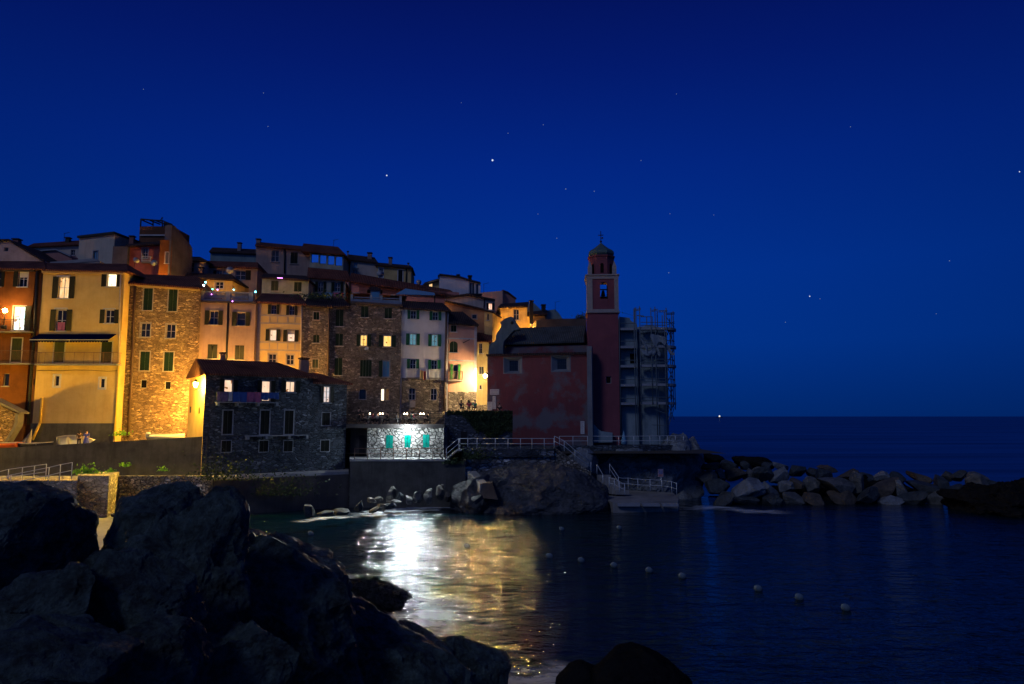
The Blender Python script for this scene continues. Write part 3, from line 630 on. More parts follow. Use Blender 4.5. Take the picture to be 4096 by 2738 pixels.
# ------------------------------------------------------------ back rows: (name, label, material, depth, yaw, top pixels, windows, roof, extras)
BK = [
 ('gable_house', 'grey gabled house with a small diamond window behind the orange house', 'st_lilac', 88, 3, [(-60, 990), (0, 963), (42, 962), (76, 985), (180, 1046)], [(16, 990, 33, 1006, 'dark', dict(t=0, n=1, sill=0))], None, 'roof_dark'),
 ('ochre_house', 'low ochre house with dark eaves between the grey gable and the beige block', 'st_beige', 100, 2, [(112, 988), (200, 984), (326, 980)], [(283, 1000, 300, 1022, 'dark')], (((108, 986), (330, 976)), ((135, 974), (322, 962))), 'roof'),
 ('pink_gable_house', 'dusky pink gabled house front with a pale verge behind the yellow house', 'st_rose', 95, 2, [(130, 1010), (185, 1002), (228, 1000), (286, 1026), (290, 1050)], [], None, None),
 ('beige_block', 'plain beige rooftop house with one narrow window and a slanted top', 'st_beige', 92, -8, [(318, 948), (460, 932)], [(373, 1004, 391, 1040, 'pane_curtain', dict(trim='trim_blue', n=2, t=0))], None, None),
 ('grey_annex', 'small grey lean-to wall right of the beige rooftop house', 'st_grey', 90, 10, [(452, 986), (512, 988)], [], None, None),
 ('rose_house', 'brick red house with a small railed window below the rooftop pergola', 'st_red', 91, 4, [(510, 982), (640, 974)], [(569, 993, 591, 1034, 'dark', dict(trim='trim_blue'))], (((500, 984), (645, 974)), ((520, 972), (640, 964))), 'roof_dark'),
 ('pale_house', 'pale stucco house with a spark of light in its dark window', 'st_pale', 94, 4, [(680, 1038), (822, 1044)], [(749, 1049, 776, 1090, 'dark')], (((676, 1038), (830, 1044)), ((700, 1026), (800, 1028))), 'roof_dark'),
 ('teal_block', 'long low blue-green block on the skyline left of the pinkish block', 'st_teal', 112, 3, [(842, 1006), (1030, 1014)], [], (((836, 1006), (1030, 1014)), ((850, 990), (1030, 998))), 'roof_dark'),
 ('mauve_house', 'mauve house with orange glowing eaves and a dark shuttered window', 'st_pinkish', 96, 3, [(822, 1068), (1030, 1072)], [(866, 1083, 888, 1100, 'dark', dict(s='L')), (892, 1083, 918, 1100, 'pane_curtain'), (940, 1083, 982, 1120, 'dark', dict(s='R', trim='trim_pale'))], (((816, 1064), (1032, 1070)), ((830, 1044), (1030, 1050))), 'roof'),
 ('small_ochre_house', 'small ochre house wall with one window above the balustrade terrace', 'st_yel2', 90, 2, [(826, 1113), (930, 1118)], [(861, 1127, 893, 1155, 'dark', dict(trim='trim_white'))], (((800, 1112), (936, 1118)), ((690, 1092), (925, 1098))), 'roof_dark'),
 ('skyline_house', 'weathered mauve house with two dark windows on the skyline', 'st_pinkish', 104, 5, [(1026, 983), (1160, 995), (1242, 1004)], [(1085, 1002, 1116, 1048, 'dark', dict(trim='trim_pale', tw=.07)), (1162, 1010, 1191, 1056, 'shut', dict(trim='trim_pale', tw=.07))], (((1020, 980), (1246, 1002)), ((1030, 968), (1240, 988))), 'roof'),
 ('aqua_house', 'aqua lit house wall with two dark green shuttered windows', 'st_green', 93, 4, [(1048, 1113), (1235, 1124)], [(1084, 1124, 1114, 1164, 'shut', dict(sm='sh_dgreen', trim='trim_blue', tw=.07)), (1176, 1129, 1206, 1168, 'shut', dict(sm='sh_dgreen'))], (((1044, 1108), (1240, 1120)), ((1056, 1094), (1225, 1104))), 'roof_dark'),
 ('laundry_house', 'grey-green house with pale laundry hung beneath two open windows', 'st_green', 97, 4, [(1232, 1112), (1384, 1120)], [(1272, 1128, 1293, 1168, 'dark', dict(s='LR', sm='sh_dgreen')), (1338, 1130, 1361, 1168, 'dark', dict(s='LR', sm='sh_dgreen'))], (((1228, 1108), (1402, 1120)), ((1232, 1070), (1390, 1084))), 'roof'),
 ('coral_house', 'long coral house under a sloping tiled roof behind the blue parapet', 'st_rose', 96, 7, [(1383, 1128), (1500, 1138), (1640, 1158), (1780, 1180)], [(1410, 1134, 1436, 1172, 'dark'), (1497, 1143, 1522, 1170, 'dark'), (1568, 1153, 1586, 1180, 'dark'), (1790, 1170, 1836, 1200, 'dark')], (((1398, 1124), (1840, 1188)), ((1404, 1092), (1800, 1160))), 'roof'),
 ('beige_house', 'beige skyline house with stacked dark windows left of the yellow one', 'st_pale', 108, 4, [(1380, 1040), (1510, 1056)], [(1414, 1050, 1430, 1072, 'pane_curtain'), (1410, 1080, 1431, 1098, 'dark')], (((1374, 1034), (1512, 1050)), ((1392, 1018), (1498, 1030))), 'roof_dark'),
 ('butter_house', 'butter yellow skyline house with two white framed windows', 'st_yel2', 107, 4, [(1508, 1064), (1645, 1076)], [(1516, 1074, 1532, 1112, 'dark', dict(trim='trim_white', tw=.14)), (1593, 1081, 1610, 1130, 'shut', dict(trim='trim_white', tw=.14))], (((1500, 1058), (1652, 1072)), ((1502, 1050), (1640, 1062))), 'roof_dark'),
 ('attic_house', 'little ochre attic house with one tiny glowing window by the white gable', 'st_yel2', 106, 4, [(1696, 1142), (1720, 1126), (1760, 1118)], [(1716, 1132, 1730, 1148, 'lit_warm', dict(n=2, t=0, sill=0))], (((1690, 1140), (1764, 1118)), ((1700, 1130), (1762, 1112))), 'roof_dark'),
 ('white_gable_house', 'white house with a long sloping roofline and tall dark glazed doors', 'st_white', 100, 6, [(1757, 1100), (1840, 1110), (1876, 1122), (1922, 1134)], [(1877, 1130, 1899, 1180, 'dark', dict(t=0, trim='trim_white')), (1904, 1136, 1914, 1183, 'dark', dict(n=1, t=0))], None, 'roof_dark'),
 ('low_pale_house', 'low pale house with a red glowing window and a little balcony', 'st_pale', 95, 6, [(1780, 1192), (1866, 1180), (1980, 1202)], [(1954, 1214, 1969, 1240, 'lit_red', dict(s='LR', n=2, t=0))], None, 'roof_dark'),
 ('blush_block', 'blush pink flat fronted house with a slanted shadow under the skyline', 'st_pink', 108, -14, [(1915, 1172), (2010, 1164)], [], None, None),
 ('rusty_house', 'rust stained orange-brown house stepping down towards the alley', 'st_rust', 90, 8, [(1780, 1206), (1860, 1222), (1937, 1240)], [(1888, 1258, 1908, 1276, 'dark', dict(trim='trim_pale', tw=.06, n=1, t=0))], None, 'roof_dark'),
 ('amber_house', 'amber lit stained house with a dark window above the church gable', 'st_yel2', 98, 4, [(2000, 1228), (2108, 1226)], [(2054, 1238, 2077, 1281, 'dark')], (((1992, 1228), (2112, 1224)), ((2004, 1216), (2116, 1208))), 'roof_dark'),
 ('glow_house', 'small brightly amber house with a lit doorway on the skyline by the church', 'st_yel2', 102, 6, [(2104, 1262), (2180, 1258)], [(2124, 1290, 2140, 1312, 'lit_warm', dict(n=2, t=0, sill=0))], (((2096, 1262), (2190, 1256)), ((2112, 1248), (2188, 1240))), 'roof_dark'),
 ('dark_block', 'unlit flat parapet block behind the nave roof of the church', 'darkwall', 96, 5, [(2145, 1282), (2180, 1278), (2245, 1276), (2345, 1274)], [], None, None),
]
BH = {}
for nm, lb, mt, D, yw, top, wins, rfp, rm in BK:
    ws = [w if len(w) > 5 else (tuple(w)+({},)) for w in wins]
    fr, r, wl, rf, o = house(nm, lb, mt, D, yw, top, 3.0, 7 if nm not in ('grey_annex', 'attic_house') else 4, ws, roof=rfp, rmat=rm or 'roof', rd=2.4)
    if rfp is None and rm:
        strip(fr, r, [(x, y-3) for x, y in top], .35, .22, rm, 'roof', w2=7.1)
    BH[nm] = (fr, r, rf)
# extras on the back rows
f, r, rf = BH['gable_house']; chimney(f, r, 60, 954, 978, 26, 2.5, 'chimney_red')
f, r, rf = BH['pink_gable_house']; strip(f, r, [(132, 1008), (185, 1001), (228, 998), (286, 1024)], .3, .18, 'trim_blue', 'verge')
f, r, rf = BH['ochre_house']; chimney(f, r, 268, 949, 976, 18, 1, 'black'); 
f, r, rf = BH['beige_block']; strip(f, r, [(315, 946), (462, 929)], .3, .3, 'black', 'roof', w2=7)
f, r, rf = BH['rose_house']; chimney(f, r, 525, 943, 976, 19, 1.2, 'chimney_red'); balcony(f, r, 564, 600, 1047, 1026, .5, rm='metal_pale')
f, r, rf = BH['pale_house']; chimney(f, r, 802, 1068, 1092, 18, -1.2, 'chimney')
f, r, rf = BH['teal_block']; chimney(f, r, 956, 970, 1004, 15, .6)
f, r, rf = BH['skyline_house']; chimney(f, r, 1032, 955, 985, 17, 1.5, 'chimney'); pipe(f, r, [(1139, 996), (1138, 1095)], .12, 'black')
f, r, rf = BH['beige_house']; chimney(f, r, 1478, 1010, 1036, 17, 1); chimney(f, r, 1391, 1005, 1030, 5, 1); pipe(f, r, [(1400, 1044), (1397, 1095)], .08, 'black')
f, r, rf = BH['butter_house']; chimney(f, r, 1561, 1029, 1055, 14, 1); chimney(f, r, 1633, 1052, 1068, 5, 1); pipe(f, r, [(1626, 1076), (1624, 1130)], .09, 'black')
f, r, rf = BH['coral_house']; pipe(f, r, [(1399, 1130), (1397, 1172)], .12, 'black')
f, r, rf = BH['white_gable_house']; chimney(f, r, 1833, 1098, 1116, 11, 1, 'black'); chimney(f, r, 1880, 1102, 1122, 14, 1, 'black'); pipe(f, r, [(1754, 1100), (1754, 1112)], .1, 'black')
mb = MB(); A = f.loc(1921, 1180); mb.box((A[0]-2.1, -1.0, A[2]-.15), (A[0]+.2, 0, A[2])); mb.build('balcony', 'black', r)
f, r, rf = BH['low_pale_house']; balcony(f, r, 1970, 2002, 1272, 1246, .7, rm='metal_dark'); pipe(f, r, [(1938, 1196), (1936, 1232)], .08, 'black')
f, r, rf = BH['amber_house']; chimney(f, r, 2126, 1202, 1262, 14, -2.0, 'black'); 
f, r, rf = BH['glow_house']; chimney(f, r, 2175, 1218, 1258, 15, .5, 'black')
# right-hand gable ends and low walls in the back rows
def sidebox(name, label, mat, pts, D, yaw, depth, rm=None, zb=3.0, wins=()):
    return house(name, label, mat, D, yaw, pts, zb, depth, wins, None, None, pxref=None)
f, r, w_, _, _ = sidebox('blush_gable', 'shaded dusky pink gable end on the right of the blush block', 'st_rose', [(2011, 1165), (2030, 1172), (2062, 1196)], 108, 20, 4)
strip(f, r, [(2010, 1161), (2030, 1168), (2064, 1194)], .25, .2, 'roof', 'roof', w2=4)
f, r, w_, _, _ = sidebox('slate_gable_house', 'dark slate gable rising behind the amber houses by the church', 'st_teal', [(2112, 1232), (2128, 1206), (2164, 1240)], 105, 10, 4)
f, r, w_, _, _ = sidebox('slate_roof_house', 'dark slate roofed house peak right of the chimneys near the church', 'st_teal', [(2180, 1244), (2220, 1238), (2236, 1254), (2250, 1276)], 104, 5, 5)
f, r, w_, _, _ = sidebox('alley_corner_house', 'brilliant yellow house corner at the mouth of the alley', 'st_yel2', [(1966, 1272), (2004, 1276)], 94.5, 16, 4, wins=((1978, 1284, 1990, 1318, 'dark', {}),))
f, r, w_, _, _ = sidebox('sliver_house', 'orange lit house flank with a slim window right of the rust stained wall', 'st_yel2', [(1938, 1241), (1970, 1250)], 90.4, -12, 5, wins=((1948, 1256, 1955, 1281, 'dark', dict(n=1, t=0)),))
strip(f, r, [(1932, 1238), (1974, 1248)], .3, .2, 'roof_dark', 'roof', w2=5)
# tower house with pergola
fr = Fr(640, 1000, 88, 12); r = empty('pergola_house', fr.O, fr.yaw, 'tall house with an orange flank and a skeletal pergola on its roof terrace', 'house')
holes = []; W(fr, r, holes, 661, 1010, 675, 1054, 'dark', trim='trim_white', tw=.07, n=1)
mb = MB(); facade(mb, bzip(fr, [(640, 960), (689, 962)], 3), holes, 6); mb.build('wall', 'st_orange', r)
fr2 = Fr(556, 950, 93, 0)
def wpts(frm, pts): return pts
def rel(p): 
    d = fr2.world(p)-fr.O; return Vector((d.dot(fr.ex), d.dot(fr.ey), d.z))
mb = MB(); A, B, C_ = fr2.loc(556, 962), fr2.loc(688, 962), fr2.loc(556, 906)
vs = [rel((A[0], y, z)) for z in (3, C_[2]) for y in (0, 5)]+[rel((B[0], y, z)) for z in (3, C_[2]) for y in (0, 5)]
mb.faces(vs, [(0, 4, 6, 2), (1, 3, 7, 5), (0, 2, 3, 1), (4, 5, 7, 6), (2, 6, 7, 3)]); mb.build('upper_wall', 'st_brown', r)
mb = MB(); a0, b0 = fr2.loc(558, 948, -.2), fr2.loc(668, 944, -.2); q = [rel((a0[0], y, z)) for z in (b0[2], b0[2]+.18) for y in (-.2, 0)]+[rel((b0[0], y, z)) for z in (b0[2], b0[2]+.18) for y in (-.2, 0)]
mb.faces(q, [(0, 4, 6, 2), (0, 1, 5, 4), (2, 6, 7, 3), (0, 2, 3, 1), (4, 5, 7, 6)]); mb.build('ledge', 'trim_white', r)
pg = MB()
for (x0, y0, w0), (x1, y1, w1) in (((562, 906, 0), (564, 877, 0)), ((564, 877, 0), (612, 881, 3)), ((564, 878, 0), (648, 884, 0)), ((570, 882, 0), (612, 900, 3)), ((600, 882, 0), (640, 898, 3)), ((625, 884, 0), (655, 896, 3)), ((648, 884, 0), (650, 908, 0)), ((640, 880, 2), (690, 900, 3)), ((612, 881, 3), (612, 905, 3)), ((646, 878, 1), (650, 870, 1))):
    pg.tube([rel(fr2.loc(x0, y0, w0)), rel(fr2.loc(x1, y1, w1))], .1, 5)
pg.build('pergola', 'black', r)
mb = MB(); hull(mb, [rel(fr2.loc(x, y, w)) for w in (.5, 5) for x, y in ((655, 906), (655, 882), (690, 902), (690, 912))]); mb.build('lean_to_roof', 'roof_dark', r)
f3 = Fr(690, 1000, 88.5, 78)
mb = MB(); o3 = [(f3.loc(*p)[0], f3.loc(*p)[2]) for p in ((688, 900), (700, 905), (735, 948), (768, 990), (770, 1040))]
def rel3(p):
    d = f3.world(p)-fr.O; return Vector((d.dot(fr.ex), d.dot(fr.ey), d.z))
pts = [(o3[0][0], 3), (o3[-1][0], 3)]+o3[::-1]
mb.poly([rel3((u, 0, z)) for u, z in pts])
for i in range(len(pts)):
    (u0, z0), (u1, z1) = pts[i], pts[(i+1) % len(pts)]; mb.poly([rel3((u1, 0, z1)), rel3((u0, 0, z0)), rel3((u0, 1, z0)), rel3((u1, 1, z1))])
mb.build('gable_wall', 'st_grey', r)
# glazed sunroom
fr, r, wl, _, _ = house('sunroom', 'glazed rooftop sunroom with four panes mirroring the blue sky', 'st_green', 103, 4, [(1240, 1008), (1374, 1016)], 3, 5,
    [(1244, 1013, 1275, 1052, 'pane_sky', dict(n=1, t=0, fm='black', sill=0)), (1278, 1018, 1306, 1056, 'pane_sky', dict(n=1, t=0, fm='black', sill=0)), (1310, 1021, 1338, 1060, 'pane_sky', dict(n=1, t=0, fm='black', sill=0)), (1341, 1025, 1370, 1064, 'pane_sky', dict(n=1, t=0, fm='black', sill=0))])
roof_between(fr, r, ((1204, 1002), (1382, 1018)), ((1214, 974), (1352, 988)), 3, 'roof', .6)
# pale slab roof behind the yellow house
fr, r, wl, _, _ = house('slab_roof_house', 'low house under a pale grey slab roof just behind the yellow house', 'st_grey', 86, 3, [(182, 1058), (395, 1045)], 5, 5, ())
roof_between(fr, r, ((182, 1072), (400, 1048)), ((186, 1050), (372, 1034)), 4, 'concrete', .3)
# ------------------------------------------------------------ church
fr = Fr(1950, 1600, 82.4, -12); r = empty('church', fr.O, fr.yaw, 'faded red church with two splayed windows and a grey slate nave roof', 'church'); CH = (fr, r)
holes = []
mb0 = []
for q in ((2038, 1444, 2072, 1485), (2229, 1438, 2266, 1478)):
    # splayed white embrasure: outer opening to small window set deep
    u0, u1 = fr.loc(q[0]-22, 1460)[0], fr.loc(q[2]+14, 1460)[0]; z0, z1 = fr.loc(q[0], q[3]+8)[2], fr.loc(q[0], q[1]-13)[2]
    a0, a1 = fr.loc(q[0], 1460, .5)[0], fr.loc(q[2], 1460, .5)[0]; b0, b1 = fr.loc(q[0], q[3], .5)[2], fr.loc(q[0], q[1], .5)[2]
    holes.append([(u0, z0), (u1, z0), (u1, z1), (u0, z1)])
    e = MB(); O_ = [(u0, 0, z0), (u1, 0, z0), (u1, 0, z1), (u0, 0, z1)]; I_ = [(a0, .5, b0), (a1, .5, b0), (a1, .5, b1), (a0, .5, b1)]
    for i in range(4): e.poly([O_[i], O_[(i+1) % 4], I_[(i+1) % 4], I_[i]])
    w_ = .09
    for g in ((u0-w_, z0-w_, u0, z1+w_), (u1, z0-w_, u1+w_, z1+w_), (u0, z0-w_, u1, z0), (u0, z1, u1, z1+w_)): e.box((g[0], -.02, g[1]), (g[2], .05, g[3]))
    ww = e.build('window', 'trim_dim', r)
    g = MB(); g.box((a0-.01, .5, b0-.01), (a1+.01, .55, b1+.01)); g.build('pane', 'pane_dark', ww)
    g = MB(); 
    for k in range(1, 5): g.box((a0+(a1-a0)*k/5-.015, .46, b0), (a0+(a1-a0)*k/5+.015, .49, b1))
    g.box((a0, .44, (b0+b1)/2-.02), (a1, .459, (b0+b1)/2+.02)); g.build('window_bars', 'black', ww)
top = [(1950, 1424), (2352, 1416)]
mb = MB(); facade(mb, bzip(fr, top, 4.5), holes, 10); mb.build('wall', 'church_red', r)
strip(fr, r, [(1948, 1420), (2356, 1411)], .35, .2, 'roof_dark', 'eaves', w2=2.6)
e = MB(); A, B = fr.loc(1950, 1424), fr.loc(2356, 1416); n = 30
for i in range(n): u = A[0]+(B[0]-A[0])*i/n; e.tube([(u, -.4, A[2]+.12), (u, 2.4, A[2]+.35)], .09, 5)
e.build('eaves_tiles', 'roof_dark', r)
# clerestory set back
A, B = fr.loc(1990, 1424, 2.5), fr.loc(2362, 1380, 2.5); mb = MB(); mb.box((A[0], 2.5, A[2]-1), (B[0], 9.5, B[2])); mb.build('clerestory', 'church_red', r)
eL, eR = fr.loc(2008, 1374, 2.1), fr.loc(2336, 1364, 2.1); rL, rR = fr.loc(2050, 1313, 6), fr.loc(2340, 1303, 6)
mb = MB(); bk = [Vector((p[0], 10, p[2])) for p in (eL, eR)]; hull(mb, [eL, eR, eL-Vector((0, 0, .2)), eR-Vector((0, 0, .2)), rL, rR]+bk+[p-Vector((0, 0, .2)) for p in bk]); mb.build('roof', 'roof_slate', r)
# facade gable seen from its flank
o_ = [fr.loc(x, y, 1.2) for x, y in ((1952, 1424), (2012, 1424), (2012, 1385), (2016, 1366), (2055, 1322), (2078, 1318), (2050, 1272), (2044, 1267), (2018, 1276), (2000, 1292), (2006, 1300), (2000, 1316), (1990, 1330), (1984, 1345), (1984, 1360), (1976, 1368), (1966, 1372), (1957, 1385))]
mb = MB(); mb.poly([(p[0], 1.2, p[2]) for p in o_]); mb.poly([(p[0], 2.2, p[2]) for p in reversed(o_)])
for i in range(len(o_)): p, q = o_[i], o_[(i+1) % len(o_)]; mb.poly([(q[0], 1.2, q[2]), (p[0], 1.2, p[2]), (p[0], 2.2, p[2]), (q[0], 2.2, q[2])])
mb.build('gable_parapet', 'gable_blue', r)
c = fr.loc(2048, 1292, 1.15); e = MB(); e.ball(tuple(c), .2, 8, 6, (1, .3, 1)); e.build('oculus', 'black', r)
mb = MB(); A, B = fr.loc(2352, 1760, -.3), fr.loc(2372, 1386, -.3); mb.box((A[0], -.5, 4.5), (A[0]+.55, .9, B[2])); mb.build('buttress', 'trim_dim', r)
# tower
fr = Fr(2354, 1600, 81.5, -4); tw = empty('bell_tower', fr.O, fr.yaw, 'dark red bell tower with an onion dome and a thin cross on top', 'bell tower'); TW = (fr, tw)
zb = 4.5; z1 = fr.loc(2412, 1250)[2]; z2 = fr.loc(2412, 1100)[2]; Wd = fr.loc(2476, 1400)[0]; Wd = 3.6
holes = []; W(fr, tw, holes, 2424, 1506, 2445, 1535, 'void', n=1, t=0, sill=0)
mb = MB(); facade(mb, [(0, zb), (Wd, zb), (Wd, z1), (0, z1)], holes, Wd); mb.build('shaft', 'tower_red', tw)
ah = arch_pts(*(lambda a, b: (a[0], a[2], b[0], b[2]))(fr.loc(2401, 1196), fr.loc(2431, 1128)), .45)
mb = MB(); facade(mb, [(0, z1), (Wd, z1), (Wd, z2), (0, z2)], [ah], .5, .5, back=False); 
facade(mb, [(0, z1), (Wd, z1), (Wd, z2), (0, z2)], [arch_pts(ah[0][0]-.3, ah[0][1]+.8, ah[1][0]+.1, ah[6][1]+.75, .45)], .5, .5, back=False, y0=Wd-.5)
mb.box((0, .5, z1), (.5, Wd-.5, z2)); mb.box((Wd-.5, .5, z1), (Wd, Wd-.5, z2)); mb.box((0, .5, z2-.2), (Wd, Wd-.5, z2)); mb.box((.5, .5, z1), (Wd-.5, Wd-.5, z1+.3)); mb.build('belfry', 'tower_red', tw)
mb = MB()
for y0, y1 in ((-.06, .0),):
    mb.box((-.08, -.08, z1+.36), (.62, -.001, z2-.5)); mb.box((Wd-.42, -.08, z1+.36), (Wd+.08, -.001, z2-.5))
mb.box((-.1, -.1, z2-.5), (Wd+.1, Wd+.1, z2-.1)); mb.box((-.22, -.22, z2-.1), (Wd+.22, Wd+.22, z2+.04)); mb.box((-.1, -.1, z1), (Wd+.1, -.001, z1+.36)); mb.box((-.2, -.2, z1-.06), (Wd+.2, Wd+.2, z1))
mb.box((-.09, 0, z1), (-.001, Wd, z1+.36)); mb.box((-.08, 0, z1+.36), (-.001, .6, z2-.5))
mb.build('pilasters_and_cornice', 'trim_pale', tw)
bell = MB(); c = ((ah[0][0]+ah[1][0])/2, 1.8, z1+2.25); bell.lathe([(.31, 0), (.26, .1), (.2, .4), (.16, .6), (.05, .72)], 14, c); bell.box((c[0]-.6, 1.75, c[2]+.72), (c[0]+.6, 1.86, c[2]+.86)); bell.tube([(c[0], 1.8, c[2]-.18), (c[0], 1.8, c[2]+.2)], .05); bell.build('bell', 'bronze', tw)
cx = Wd/2; hz = fr.loc(2410, 1036, 1.8)[2]; ro = 1.62
mb = MB(); mb.lathe([(ro, z2+.04), (ro, hz)], 8, (cx, Wd/2, 0), False, R(22.5)); mb.lathe([(ro+.12, hz), (ro+.12, hz+.16)], 8, (cx, Wd/2, 0), False, R(22.5)); dr = mb.build('drum', 'tower_red', tw)
for k in range(8):
    a = R(k*45); M = Matrix.Translation((cx, Wd/2, 0)) @ Matrix.Rotation(a, 4, 'Z'); e = MB()
    ap = arch_pts(-.2, z2+.3, .2, z2+1.5, .2); d = ro*math.cos(R(22.5))+.01
    e.poly([M @ Vector((u, -d, z)) for u, z in ap]); e.build('opening', 'interior_dark', dr)
for x, y in ((.1, .1), (Wd-.6, .1)):
    e = MB(); hull(e, [Vector(p) for p in ((x, y, z2+.04), (x+.5, y, z2+.04), (x, y+.5, z2+.04), (x+.5, y+.5, z2+.04), (x, y, z2+1.0), (x+.5, y, z2+1.0), (x, y+.5, z2+1.0), (x+.5, y+.5, z2+1.0), (x+.25, y+.3, z2+1.8))]); e.build('pinnacle', 'trim_pale', tw)
H = fr.loc(2410, 972, 1.8)[2]-hz
mb = MB(); mb.lathe([(ro*.9, hz+.16), (ro*1.02, hz+H*.22), (ro*1.0, hz+H*.36), (ro*.86, hz+H*.48), (ro*.6, hz+H*.6), (ro*.35, hz+H*.76), (ro*.15, hz+H*.9), (.05, hz+H)], 8, (cx, Wd/2, 0), False, R(22.5)); mb.build('dome', 'copper', tw)
zc = hz+H; mb = MB(); mb.tube([(cx, Wd/2, zc-.1), (cx, Wd/2, zc+1.45)], .045); mb.tube([(cx-.32, Wd/2, zc+.95), (cx+.32, Wd/2, zc+.95)], .05); mb.ball((cx, Wd/2, zc+.15), .14); mb.ball((cx+.18, Wd/2, zc+.6), .12, 8, 5); mb.build('cross', 'black', tw)
# apse and scaffolding
plain('pole_steel', (.13, .17, .2), .6, 0, .2)
fr = Fr(2480, 1500, 82.5, -3); ap = empty('apse', fr.O, fr.yaw, 'bare grey apse of the church wrapped in scaffolding', 'church apse'); AP = (fr, ap)
mb = MB(); facade(mb, bzip(fr, [(2480, 1268), (2518, 1272), (2524, 1284), (2548, 1298)], 4.5), [], 5); mb.build('choir_wall', 'church_grey', ap)
c = fr.loc(2604, 1500, 2.6); zt = fr.loc(2604, 1335, .5)[2]
mb = MB(); mb.lathe([(2.25, 4.5), (2.25, zt), (2.4, zt+.02), (2.4, zt+.25), (1.4, zt+1.0), (.1, zt+1.25)], 28, (c[0]-.25, 2.6, 0), False); mb.build('apse_wall', 'church_grey', ap)
for px in (2500, 2532):
    q = fr.loc(px, 1440); e = MB(); e.box((q[0]-.35, -.02, fr.loc(px, 1455)[2]), (q[0]+.35, .1, fr.loc(px, 1415)[2])); e.build('opening', 'interior_dark', ap) if px == 2532 else None
q = fr.loc(2640, 1365, .3); e = MB(); e.ball((q[0], .75, q[2]), .35, 10, 8, (1, .5, 1.2)); e.build('opening', 'interior_dark', ap)
sc = empty('scaffolding', fr.O, fr.yaw, 'tubular scaffolding with curved decks and torn netting round the apse', 'scaffolding')
def deck(px0, px1, y, curve):
    A = fr.loc(px0, y, -1.1); B = fr.loc(px1, y, -1.1); z = (A[2]+B[2])/2
    o = [(A[0], -1.1), (B[0], -1.1)]
    if curve:
        cx, cy = B[0]-.1, 1.5
        o += [(cx+1.75*math.sin(R(a)), cy-2.6*math.cos(R(a))) for a in (10, 25, 40, 55, 70, 90)]
        o += [(cx+.9, 1.5), (cx+.5, -.1)]
    o += [(B[0], -.15), (A[0], -.15)] if not curve else [(A[0], -.15)]
    mb = MB(); n = len(o); vs = [(p[0], p[1], z-.28) for p in o]+[(p[0], p[1], z) for p in o]
    mb.faces(vs, [tuple(range(n-1, -1, -1)), tuple(range(n, 2*n))]+[(i, (i+1) % n, n+(i+1) % n, n+i) for i in range(n)]); mb.build('deck', 'trim_blue', sc)
    return z
zs = []
for y in (1312, 1384, 1461, 1537, 1611): zs.append(deck(2482, 2546, y, 0)); deck(2564, 2662, y-2, 1)
pm = MB()
for px, w, yt, yb in ((2480, -1.15, 1262, 1745), (2540, -1.15, 1236, 1745), (2548, -1.15, 1230, 1745), (2563, -1.2, 1226, 1750), (2607, -1.2, 1232, 1620), (2625, -1.2, 1228, 1750), (2634, -.6, 1236, 1750), (2663, -1.1, 1248, 1750), (2669, -1.2, 1232, 1650), (2540, .2, 1232, 1400), (2683, -.3, 1275, 1640), (2697, .3, 1245, 1640), (2690, 1.6, 1250, 1630), (2650, 1.8, 1262, 1400), (2588, 1.8, 1268, 1400), (2610, 3.0, 1268, 1400)):
    A, B = fr.loc(px, yt, w), fr.loc(px, (yt+yb)/2, w); C_ = fr.loc(px, yb, w); q = [(B[0], w, C_[2]), (B[0], w, A[2])]; e = MB(); e.tube(q, .055, 6); e.build('pole', 'pole_steel', sc)
bm_ = MB()
def bar(x0, y0, w0, x1, y1, w1, rr=.045): bm_.tube([fr.loc(x0, y0, w0), fr.loc(x1, y1, w1)], rr, 5)
for y in (1290, 1362, 1438, 1515, 1590): bar(2563, y, -1.2, 2663, y, -1.15); bar(2563, y+12, -1.2, 2663, y+12, -1.15); bar(2663, y, -1.1, 2698, y+4, .3); bar(2482, y+4, -1.15, 2546, y+4, -1.15)
for y in (1240, 1245): bar(2540, y, -1.15, 2563, y-6, -1.2, .05); bar(2607, y+2, -1.2, 2625, y-2, -1.2, .05); bar(2634, y+4, -.6, 2669, y+3, -1.2, .05); bar(2663, y+14, -1.1, 2698, y+12, .3, .05)
bar(2548, 1263, -1.15, 2575, 1265, -1.15, .06); bar(2563, 1268, -1.2, 2610, 1268, -1.2); bar(2669, 1300, -1.2, 2697, 1288, .3); bar(2663, 1268, -1, 2697, 1310, .3); bar(2480, 1248, 2, 2548, 1268, 0, .015); bar(2480, 1272, 1, 2563, 1274, 0, .015)
for a, b_ in ((1320, 1375), (1395, 1450), (1470, 1525), (1545, 1600), (1610, 1680)): bar(2669, a, -1.1, 2697, b_, .3); bar(2697, a, .3, 2672, b_, -1.1); bar(2683, a, -.4, 2683, b_, -.4)
bar(2620, 1640, -1.2, 2663, 1655, -1.15); bar(2607, 1700, -1.2, 2663, 1702, -1.15); bar(2697, 1630, .3, 2676, 1700, .3)
bm_.build('brace', 'pole_steel', sc)
def rag(pts, th=.25, seed=0):
    random.seed(seed); mb = MB(); P_ = [fr.loc(x, y, -1.3-random.random()*.15) for x, y, h in pts]; vs = []
    for (x, y, h), p in zip(pts, P_):
        for j in range(4): vs.append((p[0]+random.uniform(-.03, .03), p[1]+random.uniform(-.12, .12), p[2]-h*j/3*80/2780))
    n = len(pts); mb.faces(vs, [(i*4+j, i*4+j+1, (i+1)*4+j+1, (i+1)*4+j) for i in range(n-1) for j in range(3)], True); mb.build('torn_net', 'net', sc)
plain('net', (.30, .36, .42), .9, var=.4)
